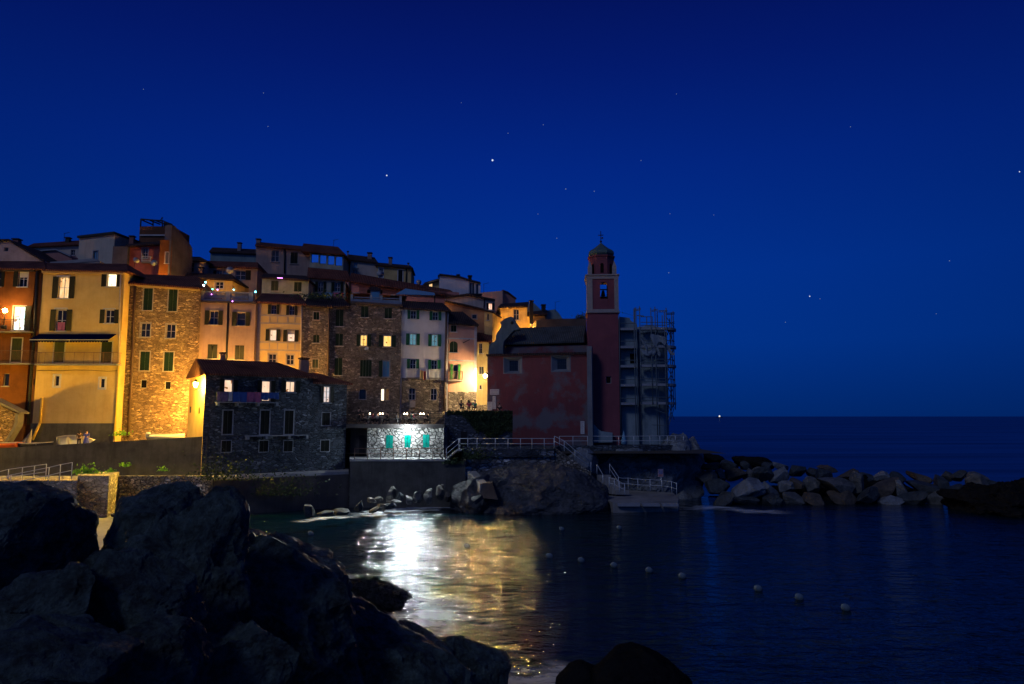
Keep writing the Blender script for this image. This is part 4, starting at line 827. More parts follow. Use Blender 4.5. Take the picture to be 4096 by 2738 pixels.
for k, g in enumerate([[(2562, 1352, 10), (2575, 1365, 16), (2586, 1378, 30), (2592, 1392, 24)], [(2562, 1395, 10), (2575, 1402, 18), (2592, 1406, 20), (2605, 1400, 20), (2616, 1385, 14), (2622, 1370, 8)], [(2602, 1338, 12), (2612, 1336, 38), (2622, 1342, 50), (2632, 1340, 30), (2645, 1344, 26), (2658, 1348, 36), (2664, 1352, 20)], [(2626, 1380, 20), (2632, 1392, 30), (2640, 1412, 18), (2643, 1418, 6)], [(2666, 1372, 10), (2672, 1378, 30), (2682, 1396, 22), (2690, 1412, 10), (2698, 1410, 12)], [(2580, 1378, 34), (2588, 1386, 30), (2590, 1400, 10)], [(2608, 1402, 22), (2614, 1400, 26), (2622, 1396, 20)]]): rag(g, seed=k)
# ------------------------------------------------------------ terraces, walls, promenade
def prism(name, pts, z0, z1, mat, label=None, cat=None, kind=None, parent=None):
    c = sum((Vector((p[0], p[1], 0)) for p in pts), Vector())/len(pts); n = len(pts)
    mb = MB(); mb.faces([(p[0]-c.x, p[1]-c.y, z0) for p in pts]+[(p[0]-c.x, p[1]-c.y, z1) for p in pts], [tuple(range(n-1, -1, -1)), tuple(range(n, 2*n))]+[(i, (i+1) % n, n+(i+1) % n, n+i) for i in range(n)])
    o = mb.build(name, mat, parent); 
    if not parent: o.location = c
    return tag(o, label, cat, kind=kind)
def X(px, D, z=4.0):
    q = P(px, 1666+(9-z)*FL/D, D); return (q.x, D)
prism('quay', [X(-700, 66.8), X(0, 66.9), X(812, 68.4), X(812, 75), X(1400, 80.5), X(1400, 130), X(-700, 130)], 0, 5.85, 'paving', kind='structure')
prism('promenade', [X(1850, 71.3), X(2216, 71.3), X(2236, 79.2), X(2560, 79.4), X(2745, 81.5), X(2745, 96), X(1850, 96)], 4.9, 5.7, 'stone_dark', kind='structure')
prism('promenade_wall', [X(1862, 71.6), X(2218, 71.6), X(2239, 79.5), X(2560, 79.8), X(2748, 82), X(2748, 92), X(1862, 92)], -1, 4.89, 'stone_prom', 'patchy rubble retaining wall under the church promenade', 'retaining wall')
prism('terrace', [X(1398, 70.0), X(1800, 70.0), X(1800, 77), X(1398, 77)], 4.55, 4.75, 'paving', kind='structure')
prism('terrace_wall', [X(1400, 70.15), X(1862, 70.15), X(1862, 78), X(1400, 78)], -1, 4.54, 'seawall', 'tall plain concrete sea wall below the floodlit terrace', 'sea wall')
prism('upper_terrace', [X(1384, 72.2, 8), X(1778, 72.2, 8), X(1778, 84, 8), X(1384, 84, 8)], 7.8, 8.2, 'darkwall', kind='structure')
prism('alley_ground', [X(1778, 77.5, 9), X(1948, 77.5, 9), X(1948, 110, 9), X(1778, 110, 9)], 5.7, 9.2, 'paving', kind='structure')
# store building under the dining terrace
fr = Fr(1468, 1780, 73.0, 0); r = empty('stone_store', fr.O, 0, 'floodlit rubble stone store with three teal shutters under the dining terrace', 'building')
holes = []
for q in ((1543, 1742, 1572, 1794), (1617, 1742, 1643, 1792), (1691, 1739, 1718, 1791)): W(fr, r, holes, *q, 'shut', sm='door_teal', n=1, t=0, sill=0, pr=.16)
mb = MB(); A, B = fr.loc(1468, 1780), fr.loc(1775, 1780); facade(mb, [(0, 4.7), (B[0], 4.7), (B[0], 7.79), (0, 7.79)], holes, 3.9); mb.build('wall', 'stone_cyclo', r)
u = -2.25; mb = MB(); mb.box((u, 2.2, 4.7), (-.003, 2.5, 7.79)); mb.build('recess_wall', 'darkwall', r)
a, b_ = fr.loc(1436, 1830, 2.15), fr.loc(1459, 1742, 2.15); mb = MB(); mb.box((a[0], 2.12, 4.75), (b_[0], 2.197, b_[2])); mb.build('door', 'black', r)
def railing(label, pts, h=1.05, mat='metal_pale', rails=(1.0, .5), rp=.035, rr=.028, name='railing', sag=0, lean=0):
    """posts at 3-D base points, with rails running between them"""
    o = Vector(pts[0]); root = empty(name, o, 0, label, 'railing')
    for p in pts:
        q = Vector(p)-o; mb = MB(); mb.tube([q, q+Vector((lean, 0, h))], rp, 6); mb.build('post', mat, root)
    for f in rails:
        path = []
        for a, b in zip(pts, pts[1:]):
            a = Vector(a)-o; b = Vector(b)-o
            for k in range(4 if sag else 1):
                t = k/4; path.append(a.lerp(b, t)+Vector((0, 0, h*f-(sag*4*t*(1-t)))))
        path.append(Vector(pts[-1])-o+Vector((0, 0, h*f)))
        mb = MB(); mb.tube(path, rr, 6); mb.build('rail', mat, root)
    return root
railing('steel railing along the front edge of the floodlit terrace', [(X(px, 70.1, 4.75)[0], 70.12, 4.75) for px in (1418, 1470, 1522, 1574, 1625, 1678, 1731, 1782)], 1.06, 'metal_rust', (1.0, .5))
sx = X(1786, 70.3, 4.75)[0]; ex = X(1836, 71.0, 5.7)[0]
railing('handrail climbing the steps from the floodlit terrace', [(sx, 70.2, 4.75), (ex, 70.6, 5.75)], 1.05)
mb = MB(); n = 6
for k in range(n):
    mb.box((sx+(ex-sx)*k/n-sx, 0, -.2), (ex-sx+.3, 1.7, .95*(k+1)/n))
    mb.box((sx+(ex-sx)*k/n-sx, -.02, .95*(k+1)/n-.03), (sx+(ex-sx)*(k+1)/n-sx+.03, 1.72, .95*(k+1)/n+.005))
s_ = mb.build('steps', 'paving'); s_.location = (sx, 70.25, 4.75); tag(s_, 'short flight of pale steps beside the floodlit terrace', 'steps')
railing('pale promenade railing in front of the ivy wall and the church', [(X(px, D, 5.7)[0], D, 5.7) for px, D in ((1839, 71.4), (1871, 71.4), (1908, 71.4), (1981, 71.4), (2032, 71.4), (2082, 71.4), (2128, 71.4), (2177, 71.4), (2216, 71.4))])
railing('far promenade railing passing the foot of the bell tower', [(X(px, D, 5.7)[0], D, 5.7) for px, D in ((2238, 79.3), (2292, 79.4), (2350, 79.5), (2475, 79.5), (2536, 79.7), (2600, 80.3), (2640, 80.6), (2670, 81), (2702, 81.3), (2735, 81.5))])
st = [P(2218, 1790, 71.6), P(2258, 1830, 71.8), P(2300, 1868, 72), P(2364, 1898, 72.6)]
railing('sloping handrail down the rock stairs left of the bathing platform', [tuple(PP) for PP in (P(2218, 1787, 71.4), P(2257, 1806, 71.4), P(2300, 1843, 71.6), P(2364, 1890, 72))])
mb = MB(); a = P(2220, 1795, 71.6); b_ = P(2362, 1895, 72); n = 16
for k in range(n):
    t0, t1 = k/n, (k+1)/n; mb.box((a.x+(b_.x-a.x)*t0, 71.7, -1), (a.x+(b_.x-a.x)*t1+.02, 74, 5.66+(b_.z-5.66)*t0))
s_ = mb.build('rock_stairs', 'stone_terr'); tag(s_, 'rough stone stairs descending from the promenade over the hump rock', 'stairs')
# ivy wall
fr = Fr(1778, 1700, 77.0, 0); mb = MB(); A, B = fr.loc(1778, 1648), fr.loc(2050, 1648); h_ = []
q = (fr.loc(1843, 1795)[0], 5.7, fr.loc(1868, 1727)[0], fr.loc(1860, 1727)[2])
mb.box((0, 0, 5.6), (B[0], .6, A[2])); w_ = mb.build('ivy_wall', 'stone_dark'); w_.location = fr.O; tag(w_, 'high retaining wall draped with dark ivy beside the church', 'wall')
mb = MB(); mb.box((q[0], -.03, 5.7), (q[2], .05, q[3])); d_ = mb.build('door', 'black', w_)
def leafmat(name, c1, c2):
    m, nt, b = newmat(name); oi = nd(nt, 'ShaderNodeTexNoise'); oi.inputs['Scale'].default_value = 2.5
    tc = nd(nt, 'ShaderNodeTexCoord'); nt.links.new(tc.outputs['Object'], oi.inputs['Vector'])
    nt.links.new(mixc(nt, c1, c2, ramp(nt, oi.outputs['Fac'], .4, .6)), b.inputs['Base Color']); b.inputs['Roughness'].default_value = .6; b.inputs['Specular IOR Level'].default_value = .2
leafmat('ivy', (.018, .032, .012), (.04, .06, .02)); leafmat('leaf', (.25, .55, .03), (.12, .35, .03)); leafmat('scrub', (.03, .05, .02), (.06, .09, .03))
def leaves(name, n, fn, size, mat, parent=None, label=None, cat=None, seed=1, kind=None, loc=(0, 0, 0)):
    random.seed(seed); mb = MB(); base = n < 100
    if base: mb.v.append((0, 0, -.05)); stems = []
    for i in range(n):
        p = Vector(fn()); s = size*random.uniform(.6, 1.4); d = Vector((random.gauss(0, 1), random.gauss(0, 1)-1, random.gauss(0, .8)+.4)).normalized()
        a = d.orthogonal().normalized(); a.rotate(Matrix.Rotation(random.random()*6.28, 3, d)); b = d.cross(a)
        mb.poly([p-a*s, p-b*s*.6, p+a*s, p+b*s*.6])
        if base: j = len(mb.v); mb.v.append(tuple(p-a*s+Vector((.012, 0, .012)))); mb.f.append([0, j-4, j]); mb.sm.append(False); mb.f.append([j-4, j-3, j]); mb.sm.append(False)
    o = mb.build(name, mat, parent); o.location = loc
    return tag(o, label, cat, kind=kind)
Wi = B[0]
def ivyp():
    while True:
        u = random.uniform(.3, Wi); z = random.uniform(6.6, A[2]+.12)
        lim = 9.4-1.3*(1+math.sin(u*.9+3.6))*min(1, u/3) if u < 3.5 else 7.0+.5*math.sin(u*2)
        if z > lim+random.uniform(-.3, .3): return (u, -.08-abs(random.gauss(0, .1)), z)
leaves('ivy', 5200, ivyp, .10, 'ivy', None, 'dark ivy hanging over the wall beside the church', 'ivy', 3, 'stuff', tuple(fr.O))
# parapet wall of the quay
fr = Fr(-60, 1850, 66.15, 0); o_ = [(fr.loc(x, y)[0], fr.loc(x, y)[2]) for x, y in ((-60, 1797), (830, 1746))]
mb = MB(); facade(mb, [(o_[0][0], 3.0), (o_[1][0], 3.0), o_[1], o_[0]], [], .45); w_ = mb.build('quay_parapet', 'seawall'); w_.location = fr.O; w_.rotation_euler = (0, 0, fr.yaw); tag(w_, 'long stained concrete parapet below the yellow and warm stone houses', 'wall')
# ledge and sea walls
prism('ledge', [X(-300, 61.2), X(440, 61.2), X(470, 64.6), X(850, 64.8), X(1395, 71.3), X(1395, 76), X(818, 68), X(-300, 67)], 0, 3.45, 'paving', kind='structure')
prism('harbour_sea_wall', [X(478, 64.0), X(850, 64.2), X(850, 64.75), X(478, 64.55)], -.5, 3.62, 'stone_terr', 'rubble sea wall behind the small slipway with a bright coping', 'sea wall')
prism('lower_sea_wall', [X(852, 64.2), X(1398, 70.6), X(1398, 71.2), X(852, 64.75)], -.5, 3.2, 'darkwall', 'unlit lower sea wall under the dark harbour house', 'sea wall')
prism('stone_pier', [X(312, 60.2), X(438, 60.2), X(478, 64.5), X(312, 64.5)], -.5, 3.95, 'stone_pillar', 'square stone pier catching light on its side by the slipway', 'pier')
prism('ramp_block', [X(-200, 58), X(310, 58), X(310, 60.8), X(-200, 60.8)], -.5, 3.75, 'stone_pillar', 'coursed stone ramp end at the left below the tube railings', 'ramp wall')
prism('slipway', [X(250, 45, 1), X(760, 45, 1), X(900, 64.5, 1), X(250, 64.5, 1)], -.6, .45, 'paving', kind='structure')
railing('nearer tube railing on the ramp above the left boulder', [tuple(P(x, y, 57)) for x, y in ((-50, 1990), (40, 1965), (192, 1935), (238, 1924), (285, 1915))], 1.28)
railing('further tube railing on the ramp above the left boulder', [tuple(P(x, y, 59.5)) for x, y in ((-50, 1960), (30, 1940), (86, 1932), (134, 1926), (182, 1919))], 1.28)
# bathing platform
pl = [X(2452, 66.5, .9), X(2712, 67.5, .9), X(2716, 71, .9), X(2690, 75, .9), X(2540, 77, .9), X(2430, 77, .9), X(2395, 72, .9)]
prism('bathing_platform', pl, -.6, .95, 'concrete', 'low concrete bathing platform jutting into the dark water', 'platform')
mb = MB(); a, b_ = X(2470, 66.3, .9), X(2708, 67.3, .9)
for t0, t1 in ((.0, .36), (.40, .68), (.72, .98)):
    mb.box((a[0]+(b_[0]-a[0])*t0, 66.2, .62), (a[0]+(b_[0]-a[0])*t1, 66.9, .86))
e_ = mb.build('platform_fender', 'trim_blue'); tag(e_, 'three pale edge beams along the front of the bathing platform', 'fender')
railing('rope-like railing curving round the back of the bathing platform', [tuple(P(x, y, D)) for x, y, D in ((2474, 1955, 71.2), (2513, 1957, 71.5), (2552, 1961, 71.2), (2601, 1963, 71), (2648, 1965, 70.5), (2687, 1972, 69.6), (2707, 1978, 69))], 1.1, sag=.05, rr=.022)
railing('short inner railing at the stair foot on the bathing platform', [tuple(P(x, y, D)) for x, y, D in ((2437, 1952, 70), (2458, 1958, 69.6), (2478, 1970, 69), (2499, 1979, 68.5))], 1.05, sag=.06, rr=.022)
railing('left handrail of the small steps to the bathing platform', [tuple(P(x, y, D)) for x, y, D in ((2388, 1898, 72), (2412, 1940, 71))], 1.0, rails=(1.0,))
railing('right handrail of the small steps to the bathing platform', [tuple(P(x, y, D)) for x, y, D in ((2439, 1895, 73.5), (2474, 1948, 71.5))], 1.0)
mb = MB(); a = P(2390, 1902, 73)
for k in range(6): mb.box((k*.32, -k*.3, -1-.8), (k*.32+1.4, .6-k*.3, -.28*k))
s_ = mb.build('platform_steps', 'concrete'); s_.location = a; tag(s_, 'small concrete steps leading down to the bathing platform', 'steps')
# sign on the platform
q = P(2649, 1965, 70.3); sg = empty('notice_sign', q, 0, 'notice board on a thin post at the back of the bathing platform', 'sign')
mb = MB(); mb.tube([(0, -.05, 0), (-.12, -.05, 1.45)], .03); mb.build('post', 'metal_pale', sg)
mb = MB(); mb.box((-.4, -.1, 1.4), (.12, -.06, 2.15)); bd = mb.build('board', 'sign_pink', sg) if 'sign_pink' in MATS else None
plain('sign_pink', (.55, .38, .38), .6); plain('sign_blue', (.03, .08, .4), .5); plain('sign_red', (.5, .1, .1), .5)
bd = mb.build('board', 'sign_pink', sg)
e = MB(); e.box((-.33, -.115, 1.68), (.05, -.1005, 2.1)); e.build('blue_panel', 'sign_blue', bd)
e = MB()
for z in (1.99, 1.86, 1.74): e.box((-.28, -.125, z), (0, -.1155, z+.05))
e.build('lettering', 'trim_white', bd); e = MB()
for z in (1.46, 1.53, 1.60): e.box((-.34, -.112, z), (.05, -.1005, z+.025))
e.build('lettering', 'sign_red', bd)
fr = CH[0]
for x0, y0, x1, y1, lb in ((1961, 1558, 1997, 1580, 'pale wide notice board high on the left end of the church wall'), (1950, 1608, 1969, 1642, 'square pale panel low at the left corner of the church'), (1971, 1586, 1984, 1637, 'tall narrow notice panel beside the square panel on the church'), (2323, 1686, 2338, 1737, 'tall pale display case near the tower end of the church wall')):
    A, B = fr.loc(x0, y1), fr.loc(x1, y0); mb = MB(); mb.box((0, -.14, 0), (B[0]-A[0], -.01, B[2]-A[2])); s_ = mb.build('notice_board', 'sign_lilac' if 'sign_lilac' in MATS else 'cloth_white'); s_.location = fr.world(A); s_.rotation_euler = (0, 0, fr.yaw); tag(s_, lb, 'notice board')
    e = MB(); n = max(3, int((B[2]-A[2])/.14))
    for k in range(1, n): e.box((.08, -.147, (B[2]-A[2])*k/n), ((B[0]-A[0])-.1-.06*(k % 3), -.1405, (B[2]-A[2])*k/n+.03))
    e.build('lettering', 'cornice_dark', s_)
# low curved wall at the tower foot, folded parasol by the scaffolding
fr = TW[0]; mb = MB(); o_ = [fr.loc(x, y, -.9) for x, y in ((2362, 1772), (2450, 1770), (2450, 1732), (2405, 1726), (2392, 1716), (2378, 1700), (2362, 1694))]
mb.poly([(p[0], -.9, p[2]) for p in o_]); 
for i in range(len(o_)): p, q = o_[i], o_[(i+1) % len(o_)]; mb.poly([(q[0], -.9, q[2]), (p[0], -.9, p[2]), (p[0], -.05, p[2]), (q[0], -.05, q[2])])
mb.build('base_wall', 'church_grey', tw)
q = P(2495, 1742, 80.6); mb = MB(); mb.lathe([(.33, .05), (.3, .4), (.2, .9), (.1, 1.3), (.02, 1.5)], 10, (0, 0, 0)); mb.tube([(0, 0, -.1), (0, 0, 1.6)], .03); s_ = mb.build('folded_parasol', 'cloth_lblue'); s_.location = (q.x, q.y, 5.75); tag(s_, 'folded pale parasol standing between the tower and the scaffolding', 'parasol')
# railing of the dining terrace
railing('thin dark railing round the dining terrace roof', [(X(px, D, 8.2)[0], D, 8.2) for px, D in ((1392, 72.4), (1428, 72.4), (1470, 72.4), (1530, 72.4), (1590, 72.4), (1650, 72.4), (1718, 72.4), (1768, 72.4))], 1.1, 'metal_dark')
railing('short side railing at the right end of the dining terrace', [(X(1720, 74, 8.2)[0], 74.2, 8.2), (X(1772, 74, 8.2)[0], 74.2, 8.2)], 1.3, 'metal_dark')
# ------------------------------------------------------------ rocks
rockmat('rock_fore', (.014, .023, .022), (.12, .175, .165), 1.0, .65, .3)
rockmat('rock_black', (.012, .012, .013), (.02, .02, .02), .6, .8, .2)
rockmat('rock_hump', (.035, .038, .042), (.11, .115, .125), .45, .7, .3)
rockmat('rock_cliff', (.10, .11, .12), (.30, .33, .35), .3, .8, .35, (.3, .32, .35))
rockmat('rock_pale', (.06, .065, .065), (.18, .18, .17), .8, .75, .12); rockmat('rock_grey', (.018, .025, .03), (.075, .09, .10), .8, .75, .12)
rockmat('rock_tan', (.05, .042, .035), (.13, .105, .08), .8, .75, .12); rockmat('rock_lit', (.06, .056, .05), (.20, .185, .16), 1.2, .6, .1)
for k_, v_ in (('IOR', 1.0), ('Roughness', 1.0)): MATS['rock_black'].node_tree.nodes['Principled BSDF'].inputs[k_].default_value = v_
rockmat('rock_wet', (.012, .013, .014), (.035, .038, .04), 2.2, .25, .25)
def rock_mesh(name, mat, seed, sub=4, amp=.22, cuts=7, fine=.05, rad=(1, 1, 1), cmin=.62, cmax=.9, freq=1.1):
    bm = bmesh.new(); bmesh.ops.create_icosphere(bm, subdivisions=sub, radius=1)
    rnd = random.Random(seed); off = Vector((rnd.uniform(-50, 50), rnd.uniform(-50, 50), rnd.uniform(-50, 50)))
    pl = []
    for k in range(cuts):
        n = Vector((rnd.gauss(0, 1), rnd.gauss(0, 1), rnd.gauss(0, 1))).normalized(); pl.append((n, rnd.uniform(cmin, cmax)))
    R3 = Vector(rad); mx = max(rad)
    for v in bm.verts:
        d = v.co.copy()
        r = 1+amp*(noise.fractal(d*freq+off, 1.0, 2.0, 3))
        p = d*r
        for n, o in pl:
            t = p.dot(n)-o
            if t > 0: p -= n*t*.92
        q = Vector((p.x*rad[0], p.y*rad[1], p.z*rad[2]))
        if fine:
            sc_ = 1.5/mx**.6
            for ks, ka in ((1.0, .55), (2.6, .24), (6.0, .10)):
                if sub < 5 and ks > 3: continue
                dd, pp = noise.voronoi(q*(sc_*ks)+off); c0 = pp[0]; tl = noise.noise_vector(c0*3.7+off)
                hgt = (q*(sc_*ks)+off-c0).dot(tl)*1.6+noise.noise(c0*5.1+off)*.8
                q = q+d*hgt*ka*fine*mx*1.3
            q = q+d*noise.fractal(q*(4.0/mx**.5)+off, .8, 2.2, 5 if sub > 4 else 3)*fine*mx*.5
        v.co = q
    me = bpy.data.meshes.new(name); bm.to_mesh(me); bm.free(); me.materials.append(MATS[mat])
    me.polygons.foreach_set('use_smooth', [False]*len(me.polygons))
    return me
def rock(px, py, D, w, h, dep, roll=0, seed=0, mat='rock_fore', sub=4, label='', group=None, name='boulder', amp=.22, cuts=7, fine=.05, cat='boulder', yaw=0, **kw):
    c = P(px, py, D); rx, rz = w/2*D/FL, h/2*D/FL; ry = dep if dep else (rx+rz)/2
    me = rock_mesh(name, mat, seed, sub, amp, cuts, fine, (rx, ry, rz), **kw)
    o = meshob(name, me); o.location = c; o.rotation_euler = (0, R(roll), R(yaw))
    return tag(o, label, cat, group)
# foreground breakwater: (px, py, depth, w, h, thickness, roll, seed, label)
FG = [
 (30, 2235, 15, 560, 545, 1.7, 8, 3, 'huge rounded dark boulder at the left edge in front of the ramp'),
 (420, 2345, 15.5, 220, 240, .8, 0, 8, 'small dark boulder wedged in the gap before the slipway'),
 (720, 2190, 17, 450, 470, 1.6, 10, 5, 'blocky dark boulder just right of the slipway gap'),
 (740, 2450, 16, 460, 820, 1.7, 10, 12, 'tall fissured dark boulder in the middle of the foreground pile'),
 (975, 2510, 18, 620, 1060, 2.2, -54, 21, 'great dark slab whose ridge slopes down towards the lit water'),
 (1340, 2650, 20, 560, 960, 2.4, -62, 17, 'long dark slab at the bottom beneath the white reflection'),
 (1640, 2680, 21.5, 420, 420, 1.5, 20, 33, 'low dark boulder under the end of the long slab'),
 (1830, 2690, 22, 300, 350, 1.3, 28, 45, 'rounded black boulder at the right end of the foreground pile'),
 (130, 2480, 12.5, 560, 300, 1.2, -14, 51, 'broad dark rock below the huge left boulder'),
 (560, 2430, 13.4, 420, 380, 1.1, 24, 62, 'faceted dark boulder with pale scratches in the lower left'),
 (620, 2640, 12.4, 480, 330, 1.0, 10, 71, 'dark rock with light streaks along the bottom edge'),
 (200, 2690, 10.8, 660, 300, 1.2, -6, 84, 'cracked dark rock filling the bottom left corner'),
 (960, 2740, 14, 460, 420, 1.3, -20, 90, 'dark boulder at the bottom between the streaked rock and the slab'),
]
for i, (px, py, D, w, h, dp, roll, sd, lb) in enumerate(FG):
    rock(px, py, D, w*1.12, h*1.12, dp, roll, sd, 'rock_fore', 6, lb, 'boulders of the foreground breakwater', amp=.30, cuts=12, fine=.065, cmin=.55, cmax=.86)
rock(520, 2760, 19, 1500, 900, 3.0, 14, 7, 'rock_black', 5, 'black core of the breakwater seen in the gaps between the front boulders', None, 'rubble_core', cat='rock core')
for a in ((2325, 2740, 19.5, 190, 175, .6, 0, 4, 'small black rock tip at the bottom edge left of the wide one'), (2575, 2760, 19, 390, 300, 1.2, -4, 9, 'wide black rock silhouette rising from the bottom edge of the water')):
    rock(*a[:8], 'rock_black', 5, a[8], None, amp=.2, cuts=5)
rock(1500, 2366, 30, 300, 90, 1.0, 14, 15, 'rock_wet', 6, 'flat wet rock awash in the white reflection', None, amp=.4, cuts=9, fine=.11)
# hump rock and cliff
rock(2135, 2010, 69.5, 620, 285, 4.4, 2, 31, 'rock_hump', 6, 'large rounded hump of bare rock below the promenade stairs', None, 'hump_rock', amp=.2, cuts=4, fine=.035, cat='rock')
rock(1900, 1990, 68, 170, 190, 2.0, -18, 36, 'rock_hump', 5, 'grey rock spur left of the concrete chute', None, 'rock_spur', amp=.25, cuts=6, fine=.05, cat='rock')
rock(2350, 2010, 71.5, 160, 150, 2.0, 10, 38, 'rock_black', 5, 'black rock shoulder between the hump and the bathing platform', None, 'rock_spur', cat='rock')
rock(2560, 1945, 80.5, 470, 320, 4, -4, 41, 'rock_cliff', 6, 'blue-black cliff beneath the tower and scaffolding', None, 'cliff', amp=.28, cuts=9, fine=.05, cat='cliff')
rock(2440, 1880, 79.5, 300, 130, 2, -28, 43, 'rock_cliff', 5, 'slanting rock ledge above the bathing platform steps', None, 'cliff_ledge', amp=.28, cuts=7, fine=.05, cat='rock')
rock(2705, 1865, 84, 190, 260, 4, 6, 47, 'rock_cliff', 5, 'rounded rock corner at the end of the promenade', None, 'cliff_corner', amp=.25, cuts=6, fine=.05, cat='rock')
rock(2755, 1815, 86, 90, 150, 3, 0, 48, 'rock_cliff', 4, 'dark scrubby rock just past the railing end', None, 'cliff_corner', cat='rock')
rock(2330, 1850, 75, 150, 110, 1.5, 20, 49, 'rock_cliff', 4, 'small rock beside the lower flight of the stairs', None, 'rock_spur', cat='rock')
# concrete chute
mb = MB(); q = [P(1870, 1885, 69), P(1905, 1885, 69.5), P(1948, 1932, 66), P(1920, 1936, 65.6)]
mb.faces(q+[p-Vector((0, 0, .9)) for p in q], [(0, 1, 2, 3)[::-1], (4, 5, 6, 7), (0, 1, 5, 4), (1, 2, 6, 5), (2, 3, 7, 6), (3, 0, 4, 7)]); o = mb.build('concrete_chute', 'concrete'); tag(o, 'tilted concrete chute on the rocks right of the sea wall', 'chute')
q = [P(1917, 1934, 65.8), P(1968, 1932, 65.6), P(1992, 2000, 65.2), P(1925, 1992, 65.5)]; mb = MB(); mb.faces([*q]+[p+Vector((0, 2.5, 0)) for p in q], [(0, 3, 2, 1), (4, 5, 6, 7), (0, 1, 5, 4), (1, 2, 6, 5), (2, 3, 7, 6), (3, 0, 4, 7)]); o = mb.build('concrete_block', 'darkwall'); tag(o, 'dark concrete block at the foot of the tilted chute', 'concrete block')
# floodlit stones at the waterline
WL = [(1440, 2030, 62, 40, 60, 'grey'), (1500, 2040, 63, 70, 26, 'pale'), (1482, 2000, 65, 46, 22, 'lit'), (1520, 1995, 66, 40, 26, 'lit'), (1525, 2030, 64.5, 60, 48, 'lit'), (1566, 1975, 67, 48, 72, 'lit'), (1600, 1990, 67, 44, 48, 'grey'), (1578, 2010, 66, 60, 30, 'lit'),
      (1562, 2022, 65, 60, 30, 'grey'), (1636, 2003, 67, 46, 44, 'lit'), (1680, 1990, 67.5, 52, 52, 'lit'), (1712, 1985, 67.5, 60, 58, 'lit'), (1760, 1975, 67.5, 44, 66, 'lit'), (1794, 1985, 67.5, 34, 48, 'tan'), (1775, 1950, 68.5, 14, 30, 'lit'), (1235, 2045, 57, 60, 60, 'grey'), (1300, 2055, 58, 110, 24, 'grey'), (1370, 2045, 60, 90, 30, 'grey'), (1905, 2000, 64.5, 64, 34, 'grey')]
places = ['by the lower sea wall, a dark leaning shard', 'low flat strip', 'small pale chip on the shadowed bank', 'small pale chip further right on the bank', 'white speckled block', 'tallest upright block', 'square topped block', 'small block tucked under the tallest one', 'dark wedge at the foam edge', 'hooded block left of the paired stones', 'left of the paired round stones', 'right of the paired round stones', 'split pyramid shaped block', 'small reddish stone beside the pyramid block', 'thin upright sliver above the pyramid block', 'isolated pointed shard near the slipway', 'long low stone right of the pointed shard', 'dark low stone near the sea wall foot', 'wet stone in the foam below the chute']
for i, ((px, py, D, w, h, m_), pl_) in enumerate(zip(WL, places)):
    rock(px, py, D, w*1.02, h*1.05, 0, random.Random(i).uniform(-25, 25), 100+i, 'rock_'+m_, 4, 'shoreline stone under the floodlight, '+pl_, 'stones along the floodlit shore', 'shore_stone', amp=.3, cuts=13, fine=.02, cat='stone', cmin=.4, cmax=.75)
# breakwater on the right: boulders listed where they stand
BW = []
rows = [(2800, 3300, 1868, 80, 88, 44), (2790, 3150, 1905, 77.5, 92, 60), (2800, 3960, 1950, 75, 98, 80), (2830, 3930, 1998, 73.2, 92, 72), (3240, 3900, 1915, 78, 84, 62)]
rnd = random.Random(11)
for ri, (xa, xb, y, D, w, h) in enumerate(rows):
    x = xa
    while x < xb:
        ww = w*rnd.uniform(.5, 1.6); yy = y+rnd.uniform(-13, 13)
        if ri in (0,) : yy += (x-2800)*.035
        BW.append((x+ww/2, yy, D+rnd.uniform(-.6, .6), ww*1.12, h*rnd.uniform(.8, 1.3), rnd.uniform(-30, 30), ri)); x += ww*.82
BW.sort()
shades = ['rock_grey', 'rock_pale', 'rock_grey', 'rock_tan', 'rock_cliff', 'rock_grey']
rown = ['on the crest', 'in the upper row', 'in the middle row', 'in the waterline row', 'on the far low crest']
shape = ['blocky', 'rounded', 'slab like', 'pointed', 'tilted']; tone = {'rock_grey': 'grey', 'rock_pale': 'pale', 'rock_tan': 'tan', 'rock_cliff': 'dark'}
cnt = {}
for i, (px, py, D, w, h, roll, ri) in enumerate(BW):
    m_ = shades[rnd.randrange(6)]; cnt[ri] = cnt.get(ri, 0)+1
    tot = sum(1 for b in BW if b[6] == ri)
    rock(px, py, D, w, h, 0, roll, 200+i, m_, 4, '%s breakwater boulder %s, %s of %d from the church end' % (tone[m_], rown[ri], ['first', 'second', 'third', 'fourth', 'fifth', 'sixth', 'seventh', 'eighth', 'ninth', 'tenth', 'eleventh', 'twelfth', 'thirteenth', 'fourteenth', 'fifteenth', 'sixteenth', 'seventeenth', 'eighteenth', 'nineteenth', 'twentieth'][min(cnt[ri]-1, 19)], tot), 'boulders of the right breakwater', amp=.25, cuts=13, fine=.015, cmin=.42, cmax=.8)
rock(3010, 1850, 84, 150, 60, 3, 8, 301, 'rock_black', 4, 'smooth black dome of rock behind the breakwater crest', None, 'dome_rock', amp=.15, cuts=2, cat='rock')
rock(2840, 1835, 86, 130, 40, 3, 10, 302, 'rock_black', 4, 'low black reef beside the end of the promenade', None, 'reef', cat='rock')
rock(4040, 2015, 68, 400, 190, 5, 3, 303, 'rock_black', 6, 'long black rock mass at the right edge of the water', None, 'black_reef', amp=.45, cuts=9, fine=.09, cat='rock')
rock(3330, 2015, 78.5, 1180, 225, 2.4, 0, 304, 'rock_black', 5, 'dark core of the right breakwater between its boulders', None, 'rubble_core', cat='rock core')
rock(2750, 1965, 80, 130, 120, 0, 20, 311, 'rock_cliff', 4, 'squat boulder closing the gap between cliff and breakwater', None, 'boulder', amp=.25, cuts=12, fine=.02)
